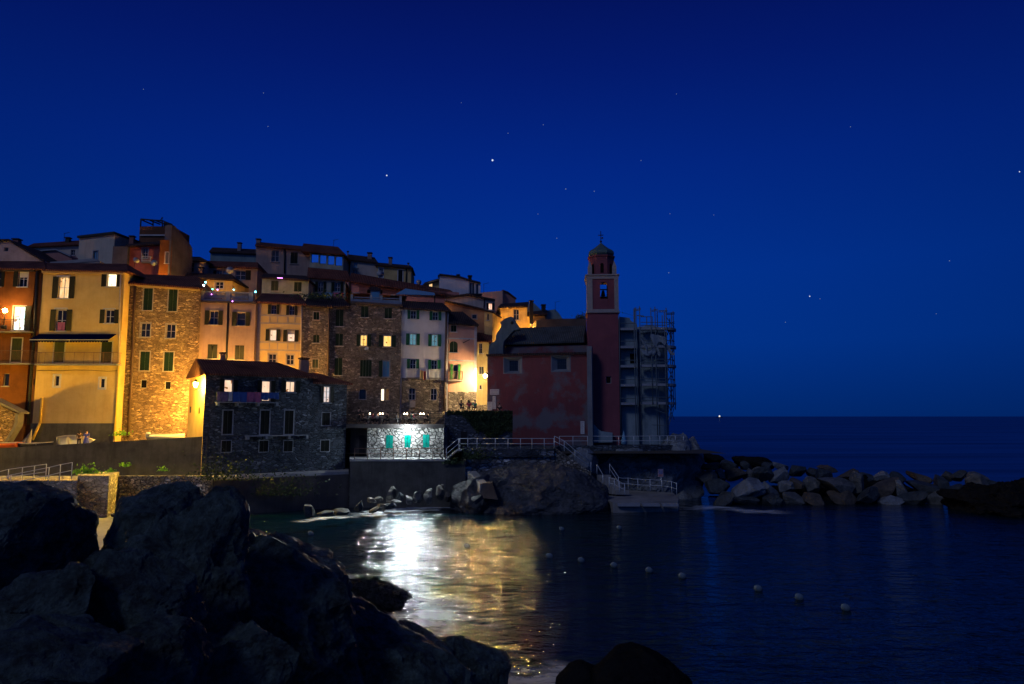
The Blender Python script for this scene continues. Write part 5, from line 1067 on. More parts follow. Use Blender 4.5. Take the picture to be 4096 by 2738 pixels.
rock(2765, 1905, 82, 110, 110, 0, -20, 312, 'rock_grey', 4, 'boulder tucked against the rounded rock corner', None, 'boulder', amp=.25, cuts=12, fine=.02)
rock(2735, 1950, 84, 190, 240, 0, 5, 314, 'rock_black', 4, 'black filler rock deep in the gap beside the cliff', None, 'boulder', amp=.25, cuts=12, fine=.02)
rock(2735, 2000, 78, 90, 70, 0, 5, 313, 'rock_cliff', 4, 'low boulder at the water between the platform and the breakwater', None, 'boulder', amp=.25, cuts=12, fine=.02)
# slope under the village
mb = MB(); n = 40; prof = [(74, 5.1), (84, 5.2), (88, 7), (96, 12), (106, 18), (114, 20), (130, 14), (150, 4), (170, -3)]
for i in range(n):
    x0, x1 = -120+i*4.6, -120+(i+1)*4.6
    def zz_(x, z): return z if x < -4 else 5.1+(z-5.1)*max(0, 1-(x+4)/14)
    for (d0, h0), (d1, h1) in zip(prof, prof[1:]):
        if x0 < 20: mb.poly([(x0, d0, zz_(x0, h0)), (x1, d0, zz_(x1, h0)), (x1, d1, zz_(x1, h1)), (x0, d1, zz_(x0, h1))])
o = mb.build('hillside', 'soil'); tag(o, kind='structure')

# ------------------------------------------------------------ sea
m, nt, b = newmat('sea'); b.inputs['Base Color'].default_value = (.001, .012, .022, 1)
b.inputs['IOR'].default_value = 1.33
sxyz = nd(nt, 'ShaderNodeSeparateXYZ'); nt.links.new(coords(nt, (.01, .01, .01)), sxyz.inputs[0])
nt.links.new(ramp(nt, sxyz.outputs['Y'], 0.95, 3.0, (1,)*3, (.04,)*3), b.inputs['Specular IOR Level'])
n0 = tex(nt, coords(nt, (.5, 1.25, 1), .25, 3), 5.0, 3, .6); n1 = tex(nt, coords(nt, (.5, 1.2, 1), .5, 1.2), 1.4, 3, .5)
n2 = tex(nt, coords(nt, (.55, 1.0, 1)), .32, 3, .5); n3 = tex(nt, coords(nt, (.03, .12, 1)), 1.0, 3)
def madd(x, k, y):
    a = nd(nt, 'ShaderNodeMath', operation='MULTIPLY_ADD'); a.inputs[1].default_value = k; nt.links.new(x, a.inputs[0]); nt.links.new(y, a.inputs[2]); return a.outputs[0]
hh_ = madd(n2, 7.0, madd(n1, 4.2, n0))
a2 = nd(nt, 'ShaderNodeMath', operation='MULTIPLY'); nt.links.new(hh_, a2.inputs[0]); nt.links.new(ramp(nt, n3, .3, .7, (.7,)*3, (1, 1, 1)), a2.inputs[1])
bump(nt, b, a2.outputs[0], .084, 1.0)
nt.links.new(ramp(nt, n3, .35, .65, (.03,)*3, (.07,)*3), b.inputs['Roughness'])
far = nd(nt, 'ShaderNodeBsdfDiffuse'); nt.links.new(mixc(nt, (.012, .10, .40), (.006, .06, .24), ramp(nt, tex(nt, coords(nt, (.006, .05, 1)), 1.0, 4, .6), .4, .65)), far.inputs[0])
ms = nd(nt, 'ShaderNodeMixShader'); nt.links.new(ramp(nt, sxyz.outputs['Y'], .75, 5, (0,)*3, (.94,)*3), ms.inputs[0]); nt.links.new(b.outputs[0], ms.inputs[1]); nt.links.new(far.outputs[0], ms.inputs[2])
nt.links.new(ms.outputs[0], nt.nodes['Material Output'].inputs[0])
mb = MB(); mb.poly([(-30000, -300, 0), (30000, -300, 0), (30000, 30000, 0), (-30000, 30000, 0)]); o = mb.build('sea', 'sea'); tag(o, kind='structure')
m, nt, b = newmat('foam'); at = nd(nt, 'ShaderNodeAttribute', attribute_name='thick')
b.inputs['Base Color'].default_value = (.75, .8, .82, 1); b.inputs['Roughness'].default_value = .6
f1 = tex(nt, coords(nt, (.35, 1.4, 1), .8, .8), 1.1, 6, .65)
mm = nd(nt, 'ShaderNodeMath', operation='MULTIPLY'); nt.links.new(at.outputs['Fac'], mm.inputs[0]); nt.links.new(ramp(nt, f1, .38, .6), mm.inputs[1]); nt.links.new(mm.outputs[0], b.inputs['Alpha'])
def foam(pts, wd, label, dens=1.0):
    pts = [PZ(x, y, .05) for x, y in pts]; c = pts[0].copy(); n = 8; vs = []; wt = []
    path = []
    for a_, b_ in zip(pts, pts[1:]):
        for k in range(6): path.append(a_.lerp(b_, k/6))
    path.append(pts[-1])
    for i, p in enumerate(path):
        d = (path[min(i+1, len(path)-1)]-path[max(0, i-1)]).normalized(); nn = Vector((-d.y, d.x, 0)); e = min(1, i/3, (len(path)-1-i)/3)
        w_ = wd*(1+.3*math.sin(i*1.7))
        for k in range(n+1):
            t = k/n*2-1; vs.append(p-c+nn*t*w_); wt.append(max(0, (1-t*t))*e*dens)
    fs = [(i*(n+1)+k, (i+1)*(n+1)+k, (i+1)*(n+1)+k+1, i*(n+1)+k+1) for i in range(len(path)-1) for k in range(n)]
    me = bpy.data.meshes.new('sea_foam'); me.from_pydata(vs, [], fs); at_ = me.attributes.new('thick', 'FLOAT', 'POINT')
    for i, w_ in enumerate(wt): at_.data[i].value = w_
    me.materials.append(MATS['foam']); o = meshob('sea_foam', me); o.location = c; tag(o, label, 'sea foam', kind='stuff')
foam([(1180, 2090), (1300, 2072), (1450, 2066)], .9, 'thin line of foam along the shore near the slipway')
foam([(1440, 2066), (1560, 2048), (1700, 2032), (1850, 2022), (2000, 2018), (2150, 2014)], 2.4, 'bright band of foam under the floodlit shore stones', 1.3)
foam([(1340, 2290), (1410, 2395), (1500, 2360)], 1.0, 'foam swirling behind the flat wet rock', .9)
foam([(1500, 2440), (1640, 2400), (1740, 2430), (1700, 2500), (1620, 2520)], 2.0, 'foam streaks in front of the flat wet rock', .55)
foam([(1960, 2690), (2080, 2725), (2250, 2700), (2330, 2660)], 1.3, 'faint foam at the bottom edge between the black rocks', .5)
foam([(2740, 2040), (2860, 2028), (3000, 2046), (3180, 2052)], 1.6, 'soft blue foam at the foot of the right breakwater', .6)
foam([(2180, 2020), (2330, 2034), (2440, 2050)], 1.2, 'dim foam left of the bathing platform', .5)
foam([(3840, 2030), (3930, 2024)], .8, 'small foam patch by the black reef', .6)

# ------------------------------------------------------------ lamps
lamp('glow_flood', (.80, .93, 1), 430); lamp('glow_alley', (1, .72, .33), 2700); lamp('glow_globe', (1, .55, .15), 300); lamp('glow_lantern', (1, .60, .07), 8500)
lamp('glow_street', (1, .56, .02), 5400); lamp('glow_lane', (1, .48, .07), 3000); lamp('glow_table', (1, .74, .5), 22); lamp('glow_star', (.75, .85, 1), 1.1); lamp('glow_ship', (1, .98, .95), 1.0)
lamp('glow_cyan', (.15, .75, 1), 12); lamp('glow_violet', (.75, .2, 1), 10); lamp('glow_green', (.1, .9, .5), 16); lamp('glow_white', (.8, .92, 1), 16)
# floodlight under the terrace edge
q = P(1630, 1713, 71.5); fl = empty('floodlight', q, 0, 'dazzling white floodlight on the edge of the dining terrace', 'floodlight')
mb = MB(); mb.ball((0, 0, 0), .24, 14, 10); mb.build('bulb', 'glow_flood', fl)
mb = MB(); mb.box((-.22, .2, .12), (.22, .3, .3)); mb.box((-.04, .3, .15), (.04, .75, .25)); mb.build('housing', 'trim_blue', fl)
fs = bpy.data.lights.new('flood_beam', 'SPOT'); fs.energy = 13000; fs.shadow_soft_size = .24; fs.spot_size = R(128); fs.spot_blend = 1; fs.color = (.80, .93, 1); fo = bpy.data.objects.new('flood_beam', fs); COL.objects.link(fo); fo.parent = fl; fo.location = (0, -.4, 0); fo.rotation_euler = (R(78), 0, R(180))
q = P(1941, 1505, 83.4); al = empty('alley_lamp', q, 0, 'glaring warm wall lamp between the pink house and the church', 'street lamp')
mb = MB(); mb.ball((0, 0, 0), .19, 14, 10); mb.build('bulb', 'glow_alley', al)
mb = MB(); mb.lathe([(.02, .34), (.3, .26), (.33, .2)][::-1], 12); mb.tube([(0, 0, .3), (.1, .5, .55), (.35, 4.4, .55)], .035); mb.build('bracket', 'black', al)
fs = bpy.data.lights.new('alley_beam', 'SPOT'); fs.energy = 6000; fs.shadow_soft_size = .2; fs.spot_size = R(110); fs.spot_blend = 1; fs.color = (1, .58, .13); fo = bpy.data.objects.new('alley_beam', fs); COL.objects.link(fo); fo.parent = al; fo.location = (0, -.35, 0); fo.rotation_euler = (R(82), 0, R(180))
q = P(20, 1243, 73.9); gl = empty('globe_lamp', q, 0, 'round glowing balcony lamp on the orange house', 'lamp')
mb = MB(); mb.ball((0, 0, 0), .22, 14, 10); mb.build('globe', 'glow_globe', gl); mb = MB(); mb.tube([(0, 0, -.2), (0, 0, -1.6)], .05); mb.lathe([(.3, -2.0), (.25, -1.6)], 10); mb.build('stand', 'black', gl)
fr = har[0]; lp_ = fr.side(783, 1537, -.75); q = fr.world((-.75, lp_[1], lp_[2])); la = empty('wall_lantern', q, fr.yaw, 'glass lantern bracketed on the glaring end wall of the harbour house', 'lantern')
mb = MB(); mb.lathe([(.10, -.28), (.2, .12)], 6); mb.build('glass', 'glow_lantern', la)
mb = MB(); mb.lathe([(.27, .13), (.1, .32), (.12, .36), (.02, .46)], 8); mb.lathe([(.05, -.42), (.11, -.29)], 6); mb.tube([(0, 0, -.4), (.2, 0, -.6), (.75, 0, -.3)], .03); mb.build('lantern_frame', 'black', la)
SL = empty('street_lamp', (-57.8, 63.4, 5.25), 0, 'sodium street lamp standing on the quay beyond the stone shed', 'street lamp')
mb = MB(); mb.ball((0, 0, 4.81), .2, 12, 8); mb.build('bulb', 'glow_street', SL); mb = MB(); mb.tube([(0, 0, 0), (0, 0, 4.5)], [.09, .05]); mb.lathe([(.3, 5.02), (.05, 5.2)], 10); mb.build('post', 'black', SL)
lanes = [(652, 1120, 85.6, 'lamp in the lane behind the warm stone house'), (880, 1476, 76.9, 'lamp in the lane behind the harbour house roof'), (1190, 1492, 77.2, 'lamp in the lane below the banded house'),
         (1000, 1178, 87.5, 'lamp in the lane behind the balustrade terrace'), (2022, 1372, 95.2, 'lamp in the lane behind the church gable'), (2121, 1325, 99.5, 'lamp in the lane behind the nave roof'), (1715, 1212, 89.0, 'lamp in the lane behind the white house'), (1985, 1330, 97.6, 'lamp in the lane under the blush block'), (799, 1610, 74.9, 'lamp in the lane between the warm stone house and the harbour house')]
for i, (px, py, D, lb) in enumerate(lanes):
    q = P(px, py, D); o = empty('lane_lamp', q, 0, lb, 'street lamp', 'lane lamps behind the houses')
    s_ = (.10, .10, .09, .09, .16, .12, .05, .07, .27)[i]
    mb = MB(); mb.ball((0, 0, 0), s_, 10, 8); mb.build('bulb', 'glow_lane', o); mb = MB(); mb.tube([(0, s_+.12, .3), (0, s_+.12, -2.5)], .04); mb.tube([(0, 0, s_+.03), (0, s_+.12, s_+.05)], .03, 5); mb.build('post', 'black', o)
# party lights on the balustrade terrace
for px, py, w, m_, s_, lb in ((815, 1142, .6, 'glow_white', .1, 'cold white party lamp at the left end of the balustrade terrace'), (870, 1160, .4, 'glow_violet', .07, 'violet party lamp above the balustrade'), (822, 1130, .5, 'glow_cyan', .09, 'cyan party lamp over the left end of the balustrade'), (850, 1158, .8, 'glow_green', .07, 'green party lamp behind the balustrade'),
                               (935, 1160, .4, 'glow_cyan', .08, 'cyan party lamp in the middle of the balustrade'), (930, 1206, -.3, 'glow_violet', .06, 'violet party lamp hanging below the balustrade'), (1022, 1168, .6, 'glow_cyan', .09, 'cyan lamp at the right end of the balustrade'), (846, 1178, -.1, 'glow_violet', .05, 'tiny violet lamp between the balusters')):
    q = terr[0].world(terr[0].loc(px, py, w)); o = empty('party_lamp', q, 0, lb, 'lamp', 'party lights on the balustrade terrace')
    mb = MB(); mb.ball((0, 0, 0), s_, 10, 8); mb.build('bulb', m_, o); mb = MB(); mb.tube([(0, 0, s_), (0, 0, s_+.35)], .015, 5); mb.build('cord', 'black', o)
q = P(1120, 1112, 91.8); o = empty('wall_lamp', q, 0, 'violet strip lamp under the eaves of the aqua house', 'lamp'); mb = MB(); mb.tube([(-.35, 0, 0), (.35, 0, -.05)], .03); mb.build('tube', 'glow_violet', o)
# stars and the ship light
for i, (px, py, s_, lb) in enumerate(((1970, 642, 7.5, 'brightest star, above the middle of the village'), (1547, 703, 5.5, 'second brightest star, above the party terrace'), (3239, 1186, 4.5, 'bright star to the right of the scaffolding'), (2263, 757, 4, 'star left of the bell tower top'), (2377, 766, 3.4, None), (2675, 1092, 3.6, None), (2564, 643, 3, None), (2032, 534, 3, None), (2173, 500, 3, None), (1054, 373, 3, None), (1072, 507, 3, None), (574, 358, 3, None), (2706, 377, 2.6, None), (3402, 508, 3.2, None), (4078, 688, 4.2, 'star at the right edge of the sky'), (3798, 1044, 3.4, None), (2227, 954, 3, None), (2152, 857, 2.6, None), (2680, 856, 2.6, None), (2855, 861, 2.6, None), (3142, 1290, 3, None), (3280, 1196, 2.6, None), (3745, 1256, 2.6, None), (1845, 412, 2.6, None))):
    D = 6000; q = P(px, py, D); mb = MB(); mb.ball((0, 0, 0), s_*D/FL*.5, 8, 6); o = mb.build('star', 'glow_star' if s_ > 4 else 'glow_star_faint' if 'glow_star_faint' in MATS else lamp('glow_star_faint', (.6, .75, 1), .33).name)
    o.location = q; tag(o, lb or 'faint star in the dark blue sky', 'star', 'stars in the night sky')
q = P(2878, 1666, 4000); q.z = 12; o = empty('distant_ship', (q.x, q.y, 0), 0, 'distant ship showing one white light on the horizon', 'ship')
mb = MB(); mb.ball((0, 0, 9.5), 4.6, 10, 8); mb.build('masthead_light', 'glow_ship', o); mb = MB(); hull(mb, [Vector(p) for p in ((-16, -3, -.5), (16, -3, -.5), (-16, 3, -.5), (16, 3, -.5), (-18, -3, 3), (20, -3, 3), (-18, 3, 3), (20, 3, 3))]); mb.build('hull', 'black', o)

# ------------------------------------------------------------ people
DG = None
def bake(o):
    bpy.context.view_layer.update(); dg = bpy.context.evaluated_depsgraph_get(); me = bpy.data.meshes.new_from_object(o.evaluated_get(dg)); old = o.data
    o.modifiers.clear(); o.data = me; bpy.data.meshes.remove(old)
    for p in me.polygons: p.use_smooth = True
def skin(name, verts, edges, rad, mat, parent, lv=1):
    me = bpy.data.meshes.new(name); me.from_pydata(verts, edges, []); me.materials.append(MATS[mat]); o = meshob(name, me, parent)
    o.modifiers.new('skin', 'SKIN'); s = me.skin_vertices[0].data
    for i, r_ in enumerate(rad): s[i].radius = (r_, r_) if not isinstance(r_, tuple) else r_
    s[0].use_root = True
    sb = o.modifiers.new('sub', 'SUBSURF'); sb.levels = lv; sb.render_levels = lv
    bake(o); o.data.materials.clear(); o.data.materials.append(MATS[mat]); return o
def person(loc, rz, label, top, bottom, hair='hair', sit=False, dress=False, longhair=True, arms=(0, 0), group=None, h=1.68):
    k = h/1.7; root = empty('person', loc, rz, label, 'person', group)
    hz = .95 if not sit else .5
    def V(x, y, z): return (x*k, y*k, (z-(.45 if sit else 0))*k)
    if sit: kn = [(-.1, -.42, .95), (.1, -.42, .95)]; ft = [(-.1, -.38, .55), (.1, -.38, .55)]
    else: kn = [(-.1, -.03, .5), (.1, -.01, .5)]; ft = [(-.11, .02, .08), (.11, .03, .08)]
    vs = [V(0, 0, .95), V(0, 0, 1.12), V(0, .01, 1.35), V(0, 0, 1.47), V(0, -.01, 1.54), V(0, -.02, 1.64)]; ed = [(0, 1), (1, 2), (2, 3), (3, 4), (4, 5)]; rd = [(.15, .11), (.12, .09), (.16, .10), .055, .07, .085]
    for i, sx_ in enumerate((-1, 1)):
        b0 = len(vs); x, y, z = kn[i]; fx, fy, fz = ft[i]
        vs += [V(sx_*.09, 0, .88), V(x, y, z), V(fx, fy, fz), V(fx, fy-.16, fz-.03)]; ed += [(0, b0), (b0, b0+1), (b0+1, b0+2), (b0+2, b0+3)]; rd += [.085, .055, .04, .03]
        a = arms[i]; b0 = len(vs)
        el = (sx_*(.24+.05*a), -.05-.12*a, 1.12+.03*a); ha = (sx_*(.22-.05*a), -.12-.25*a, .88+.3*a)
        vs += [V(sx_*.19, 0, 1.40), V(*el), V(*ha), V(ha[0], ha[1]-.05, ha[2]-.05)]; ed += [(2, b0), (b0, b0+1), (b0+1, b0+2), (b0+2, b0+3)]; rd += [.055, .042, .028, .03]
        for f in range(5):
            j = len(vs); vs.append(V(ha[0]+(f-2)*.018, ha[1]-.07-(.02 if f == 4 else 0.03), ha[2]-(.11 if f else .06))); ed.append((b0+3, j)); rd.append(.009)
    skin('body', vs, ed, [tuple(q*k for q in r_) if isinstance(r_, tuple) else r_*k for r_ in rd], 'skin', root)
    tv = [V(0, 0, .93), V(0, 0, 1.12), V(0, .01, 1.35), V(0, 0, 1.45)]; te = [(0, 1), (1, 2), (2, 3)]; tr = [(.17, .13), (.14, .11), (.18, .125), .07]
    for i, sx_ in enumerate((-1, 1)):
        a = arms[i]; b0 = len(tv); tv += [V(sx_*.19, 0, 1.40), V(sx_*(.24+.05*a), -.05-.12*a, 1.12+.03*a)]; te += [(2, b0), (b0, b0+1)]; tr += [.07, .055]
    skin('shirt', tv, te, [tuple(q*k for q in r_) if isinstance(r_, tuple) else r_*k for r_ in tr], top, root)
    if dress and not sit:
        mb = MB(); mb.lathe([(.30*k, .38*k), (.25*k, .65*k), (.185*k, .92*k), (.15*k, 1.08*k)], 16); mb.build('skirt', bottom, root)
    else:
        tv = [V(0, 0, .95)]; te = []; tr = [(.16, .125)]
        for i, sx_ in enumerate((-1, 1)):
            b0 = len(tv); x, y, z = kn[i]; fx, fy, fz = ft[i]; tv += [V(sx_*.09, 0, .88), V(x, y, z), V(fx, fy, fz+.05)]; te += [(0, b0), (b0, b0+1), (b0+1, b0+2)]; tr += [.1, .072, .06]
        skin('trousers', tv, te, [tuple(q*k for q in r_) if isinstance(r_, tuple) else r_*k for r_ in tr], bottom, root)
    mb = MB(); mb.ball(V(0, .015, 1.67), .108*k, 12, 8, (1, 1.05, 1.0)); 
    if longhair: mb.ball(V(0, .06, 1.52), .10*k, 10, 8, (1, .7, 1.9))
    hr = mb.build('hair', hair, root)
    mb = MB(); mb.ball(V(0, -.112, 1.605), .016*k, 6, 5)
    for e_ in (-.03, .03): mb.ball(V(e_, -.098, 1.635), .010*k, 6, 5)
    mb.build('face_features', 'skin', root)
    return root
plain('dress_blue', (.06, .08, .5), .8); plain('coat_dark', (.03, .03, .035), .9); plain('top_red', (.4, .04, .08), .8); plain('top_green', (.05, .28, .22), .8); plain('top_brown', (.1, .06, .04), .9)
q = P(347, 1742, 69.6); person((q.x, 69.6, 5.86), R(15), 'person with long hair in a bright blue dress on the quay', 'dress_blue', 'dress_blue', dress=True, arms=(0, .9), h=1.72)
q = P(318, 1742, 70.1); person((q.x, 70.1, 5.86), R(-160), 'person in dark clothes standing left of the blue dress', 'top_brown', 'coat_dark', arms=(.4, 0), h=1.70)
for px, lb, t, lh, rz in ((1846, 'person in black sitting nearest the pink house on the ivy wall', 'coat_dark', True, 160), (1876, 'person in a dark red top sitting on the ivy wall', 'top_red', True, 190), (1899, 'person in a green top sitting on the ivy wall', 'top_green', False, 200), (1998, 'hunched dark seated person below the church notice boards', 'coat_dark', False, 170)):
    q = P(px, 1640, 77.4); person((q.x, 77.35, 9.52 if px < 1950 else 9.15), R(rz), lb, t, 'coat_dark', sit=True, longhair=lh, group='people sitting along the ivy wall', arms=(.5, .5))
# dining tables with lamps
def dtable(px, D, label):
    q = P(px, 1670, D); z = 8.2; t = empty('dining_table', (q.x, D, z), 0, label, 'table', 'tables on the dining terrace')
    mb = MB(); mb.lathe([(.5, .72), (.5, .75)], 20); mb.build('tabletop', 'cloth_white', t)
    mb = MB(); mb.lathe([(.25, 0), (.22, .04), (.035, .08), (.035, .719)], 12); mb.build('pedestal', 'metal_dark', t)
    return (q.x, D, z)
def tlamp(loc, label):
    o = empty('table_lamp', loc, 0, label, 'lamp', 'glowing lamps on the dining tables'); mb = MB(); mb.ball((0, 0, .33), .085, 12, 8); mb.build('shade', 'glow_table', o); mb = MB(); mb.lathe([(.08, 0), (.02, .03), (.02, .22)], 10); mb.build('base', 'black', o)
def chair(x, y, rz, label):
    o = empty('dining_chair', (x, y, 8.2), rz, label, 'chair', 'chairs on the dining terrace'); mb = MB(); mb.box((-.2, -.2, .43), (.2, .2, .46)); mb.build('seat', 'metal_dark', o)
    mb = MB(); mb.box((-.2, .18, .47), (.2, .215, .88)); mb.build('backrest', 'metal_dark', o)
    for a_ in (-.17, .17):
        for b_ in (-.17, .17): mb = MB(); mb.tube([(a_, b_, 0), (a_, b_, .429)], .015, 5); mb.build('leg', 'metal_dark', o)
tops = ['top_brown', 'cloth_white', 'top_red', 'coat_dark', 'cloth_white', 'top_green', 'cloth_pink', 'coat_dark']; ti = 0
for px, nm in ((1480, 'leftmost'), (1520, 'second from the left'), (1618, 'middle'), (1682, 'rightmost')):
    x, y, z = dtable(px, 74.2, 'round white dining table, %s on the terrace' % nm); tlamp((x, y-.1, z+.75), 'glowing lamp on the %s dining table' % nm)
    if nm in ('middle', 'second from the left', 'rightmost'): tlamp((x+.25 if nm != 'rightmost' else x+.3, y+.15, z+.75), 'smaller glow beside the lamp of the %s table' % nm)
    for s_, sn in ((-1, 'left'), (1, 'right')):
        person((x+s_*.78, y+.1, z-.02), R(-90*s_), 'diner seated on the %s of the %s table' % (sn, nm), tops[ti % 8], 'coat_dark', sit=True, longhair=ti % 2 == 0, arms=(.8, .8), group='diners on the terrace'); chair(x+s_*.84, y+.1, R(-90*s_), 'dark chair on the %s of the %s table' % (sn, nm)); ti += 1
    if nm == 'leftmost':
        person((x-1.4, y+1.0, z), R(150), 'waiter in black standing left of the dining tables', 'coat_dark', 'coat_dark', longhair=False, arms=(.6, .2))

# ------------------------------------------------------------ quay clutter at the left
fr = Fr(-140, 1700, 69, 0); sh = empty('stone_shed', (fr.O.x, fr.O.y, 0), 0, 'small stone shed with a pale gable verge at the left edge', 'shed')
g = lambda x, y: (fr.loc(x, y)[0], fr.loc(x, y)[2])
ol = [(-3, 5), g(10, 1776), g(16, 1768), g(52, 1712), g(58, 1690), g(62, 1655), g(-60, 1585), (-3, g(-60, 1620)[1])]
ol = [(-6.0, 5.0), (g(12, 1790)[0], 5.0), g(14, 1776), g(52, 1712), g(60, 1690), g(62, 1654), g(-62, 1590), (-6.0, g(-62, 1654)[1])]
mb = MB(); facade(mb, ol, [], 1.0); mb.build('wall', 'stone_warm', sh)
mb = MB()
for (x0, y0), (x1, y1) in (((-62, 1580), (88, 1650)),):
    A, B = fr.loc(x0, y0), fr.loc(x1, y1); mb.faces([(A[0], -.25, A[2]-.22), (B[0], -.25, B[2]-.16), (B[0], 1.1, B[2]-.16), (A[0], 1.1, A[2]-.22), (A[0], -.25, A[2]+.12), (B[0], -.25, B[2]), (B[0], 1.1, B[2]), (A[0], 1.1, A[2]+.12)], [(0, 3, 2, 1), (4, 5, 6, 7), (0, 1, 5, 4), (1, 2, 6, 5), (2, 3, 7, 6), (3, 0, 4, 7)])
A2 = fr.loc(-62, 1580); B2 = fr.loc(-230, 1662); mb.faces([(B2[0], -.25, B2[2]-.2), (A2[0], -.25, A2[2]-.22), (A2[0], 1.1, A2[2]-.22), (B2[0], 1.1, B2[2]-.2), (B2[0], -.25, B2[2]), (A2[0], -.25, A2[2]+.12), (A2[0], 1.1, A2[2]+.12), (B2[0], 1.1, B2[2])], [(0, 3, 2, 1), (4, 5, 6, 7), (0, 1, 5, 4), (1, 2, 6, 5), (2, 3, 7, 6), (3, 0, 4, 7)])
mb.build('roof', 'verge_grey', sh)
mb = MB(); q0, q1, q2, q3 = fr.loc(62, 1655), fr.loc(60, 1690), fr.loc(52, 1712), fr.loc(14, 1776)
for a, b_ in ((q0, q1), (q1, q2), (q2, q3)): mb.faces([(a[0], -.06, a[2]), (a[0]+.3, -.06, a[2]), (b_[0]+.3, -.06, b_[2]), (b_[0], -.06, b_[2]), (a[0], (.8), a[2]), (a[0]+.3, (.8), a[2]), (b_[0]+.3, (.8), b_[2]), (b_[0], (.8), b_[2])], [(0, 3, 2, 1), (0, 1, 5, 4), (1, 2, 6, 5), (3, 0, 4, 7)])
mb.build('corner_render', 'verge_grey', sh)
def boat(loc, rz, L, Wd_, H_, mat, label, roll=0, name='rowing_boat', rim='trim_white', group=None):
    root = empty(name, loc, rz, label, 'boat', group); root.rotation_euler = (R(roll), 0, rz)
    n, m_ = 14, 8; vs = []; inn = []
    for i in range(n+1):
        t = i/n; bw = Wd_/2*(math.sin(math.pi*min(1, .18+t*.82))**.6 if t > .5 else (.78+.22*math.sin(math.pi*t))); bw = Wd_/2*(1-((t-.35)/.65)**2.4 if t > .35 else 1-.18*((.35-t)/.35)**2)
        sheer = H_*(1+.35*max(0, t-.5)**1.5*2)
        for j in range(m_+1):
            a = math.pi*j/m_; c_, s_ = math.cos(a), math.sin(a)
            vs.append((L*(t-.5), -bw*(abs(c_)**.7)*(1 if c_ > 0 else -1), sheer-(sheer-.02)*s_**.8)); inn.append((L*(t-.5)*.96, -bw*.92*(abs(c_)**.7)*(1 if c_ > 0 else -1), sheer-(sheer-.12)*s_**.8*.9))
    N = len(vs); k = m_+1; mb = MB()
    fs = [(i*k+j, (i+1)*k+j, (i+1)*k+j+1, i*k+j+1) for i in range(n) for j in range(m_)] + [(N+i*k+j+1, N+(i+1)*k+j+1, N+(i+1)*k+j, N+i*k+j) for i in range(n) for j in range(m_)]
    fs += [(i*k, N+i*k, N+(i+1)*k, (i+1)*k) for i in range(n)] + [((i+1)*k+m_, N+(i+1)*k+m_, N+i*k+m_, i*k+m_) for i in range(n)] + [tuple(range(m_, -1, -1))+()]
    mb.faces(vs+inn, fs, True); mb.build('hull', mat, root)
    mb = MB(); mb.tube([vs[i*k] for i in range(n+1)], .035, 5); mb.tube([vs[i*k+m_] for i in range(n+1)], .035, 5); mb.build('gunwale', rim, root)
    for t in (.3, .62): mb = MB(); x = L*(t-.5); bw = Wd_/2*.85; mb.box((x-.1, -bw, H_*.7), (x+.1, bw, H_*.74)); mb.build('thwart', rim, root)
    return root
q = P(665, 1752, 70.2); boat((q.x, 70.2, 6.7), R(2), 3.6, 1.35, .5, 'boat_white', 'white rowing boat resting on the quay under the warm stone house')
mb = MB(); mb.box((-1.4, -.5, 0), (1.4, .5, .85)); o = mb.build('boat_plinth', 'concrete'); o.location = (q.x, 70.3, 5.86); tag(o, 'low concrete plinth carrying the white rowing boat', 'plinth')
q = P(318, 1752, 71.5); b_ = boat((q.x-.1, 71.4, 6.55), R(4), 3.6, 1.3, .45, 'boat_white', 'white upturned dinghy leaning behind the two people', 0, 'dinghy'); b_.rotation_euler = (R(100), R(-3), R(4))
q = P(20, 1772, 68.6); boat((q.x, 68.6, 5.9), R(178), 3.2, 1.3, .55, 'boat_orange', 'orange boat by the stone shed at the left edge')
q = P(140, 1772, 68.8); boat((q.x, 68.8, 5.88), R(0), 3.6, 1.3, .5, 'boat_dark', 'dark covered boat on the quay below the folded umbrellas')
q = P(515, 2060, 60); boat((q.x, 60, .5), R(-6), 2.6, 1.2, .35, 'boat_dark', 'small dark dinghy with pale rims on the slipway', name='dinghy')
for px, m_, rl, lb in ((92, 'trim_blue', 26, 'grey folded umbrella leaning by the shed'), (108, 'cloth_pink', 14, 'pink folded umbrella leaning beside the grey one')):
    q = P(px, 1755, 70.5); mb = MB(); mb.lathe([(.36, .1), (.3, .5), (.16, 1.2), (.05, 1.75)], 10); mb.tube([(0, 0, 0), (0, 0, 1.9)], .03); o = mb.build('folded_umbrella', m_ if m_ != 'cloth_pink' else 'trim_pale'); o.location = (q.x, 70.5, 5.9); o.rotation_euler = (0, R(rl), 0); tag(o, lb, 'umbrella')
q = P(592, 1748, 69.5); gp = empty('globe_post_lamp', (q.x, 69.5, 5.86), 0, 'unlit white globe lamp on a post by the white rowing boat', 'lamp'); mb = MB(); mb.tube([(0, 0, 0), (0, 0, 1.35)], .05); mb.build('post', 'black', gp); mb = MB(); mb.ball((0, 0, 1.45), .2, 14, 10, (1.15, 1, .7)); mb.build('globe', 'boat_white', gp)
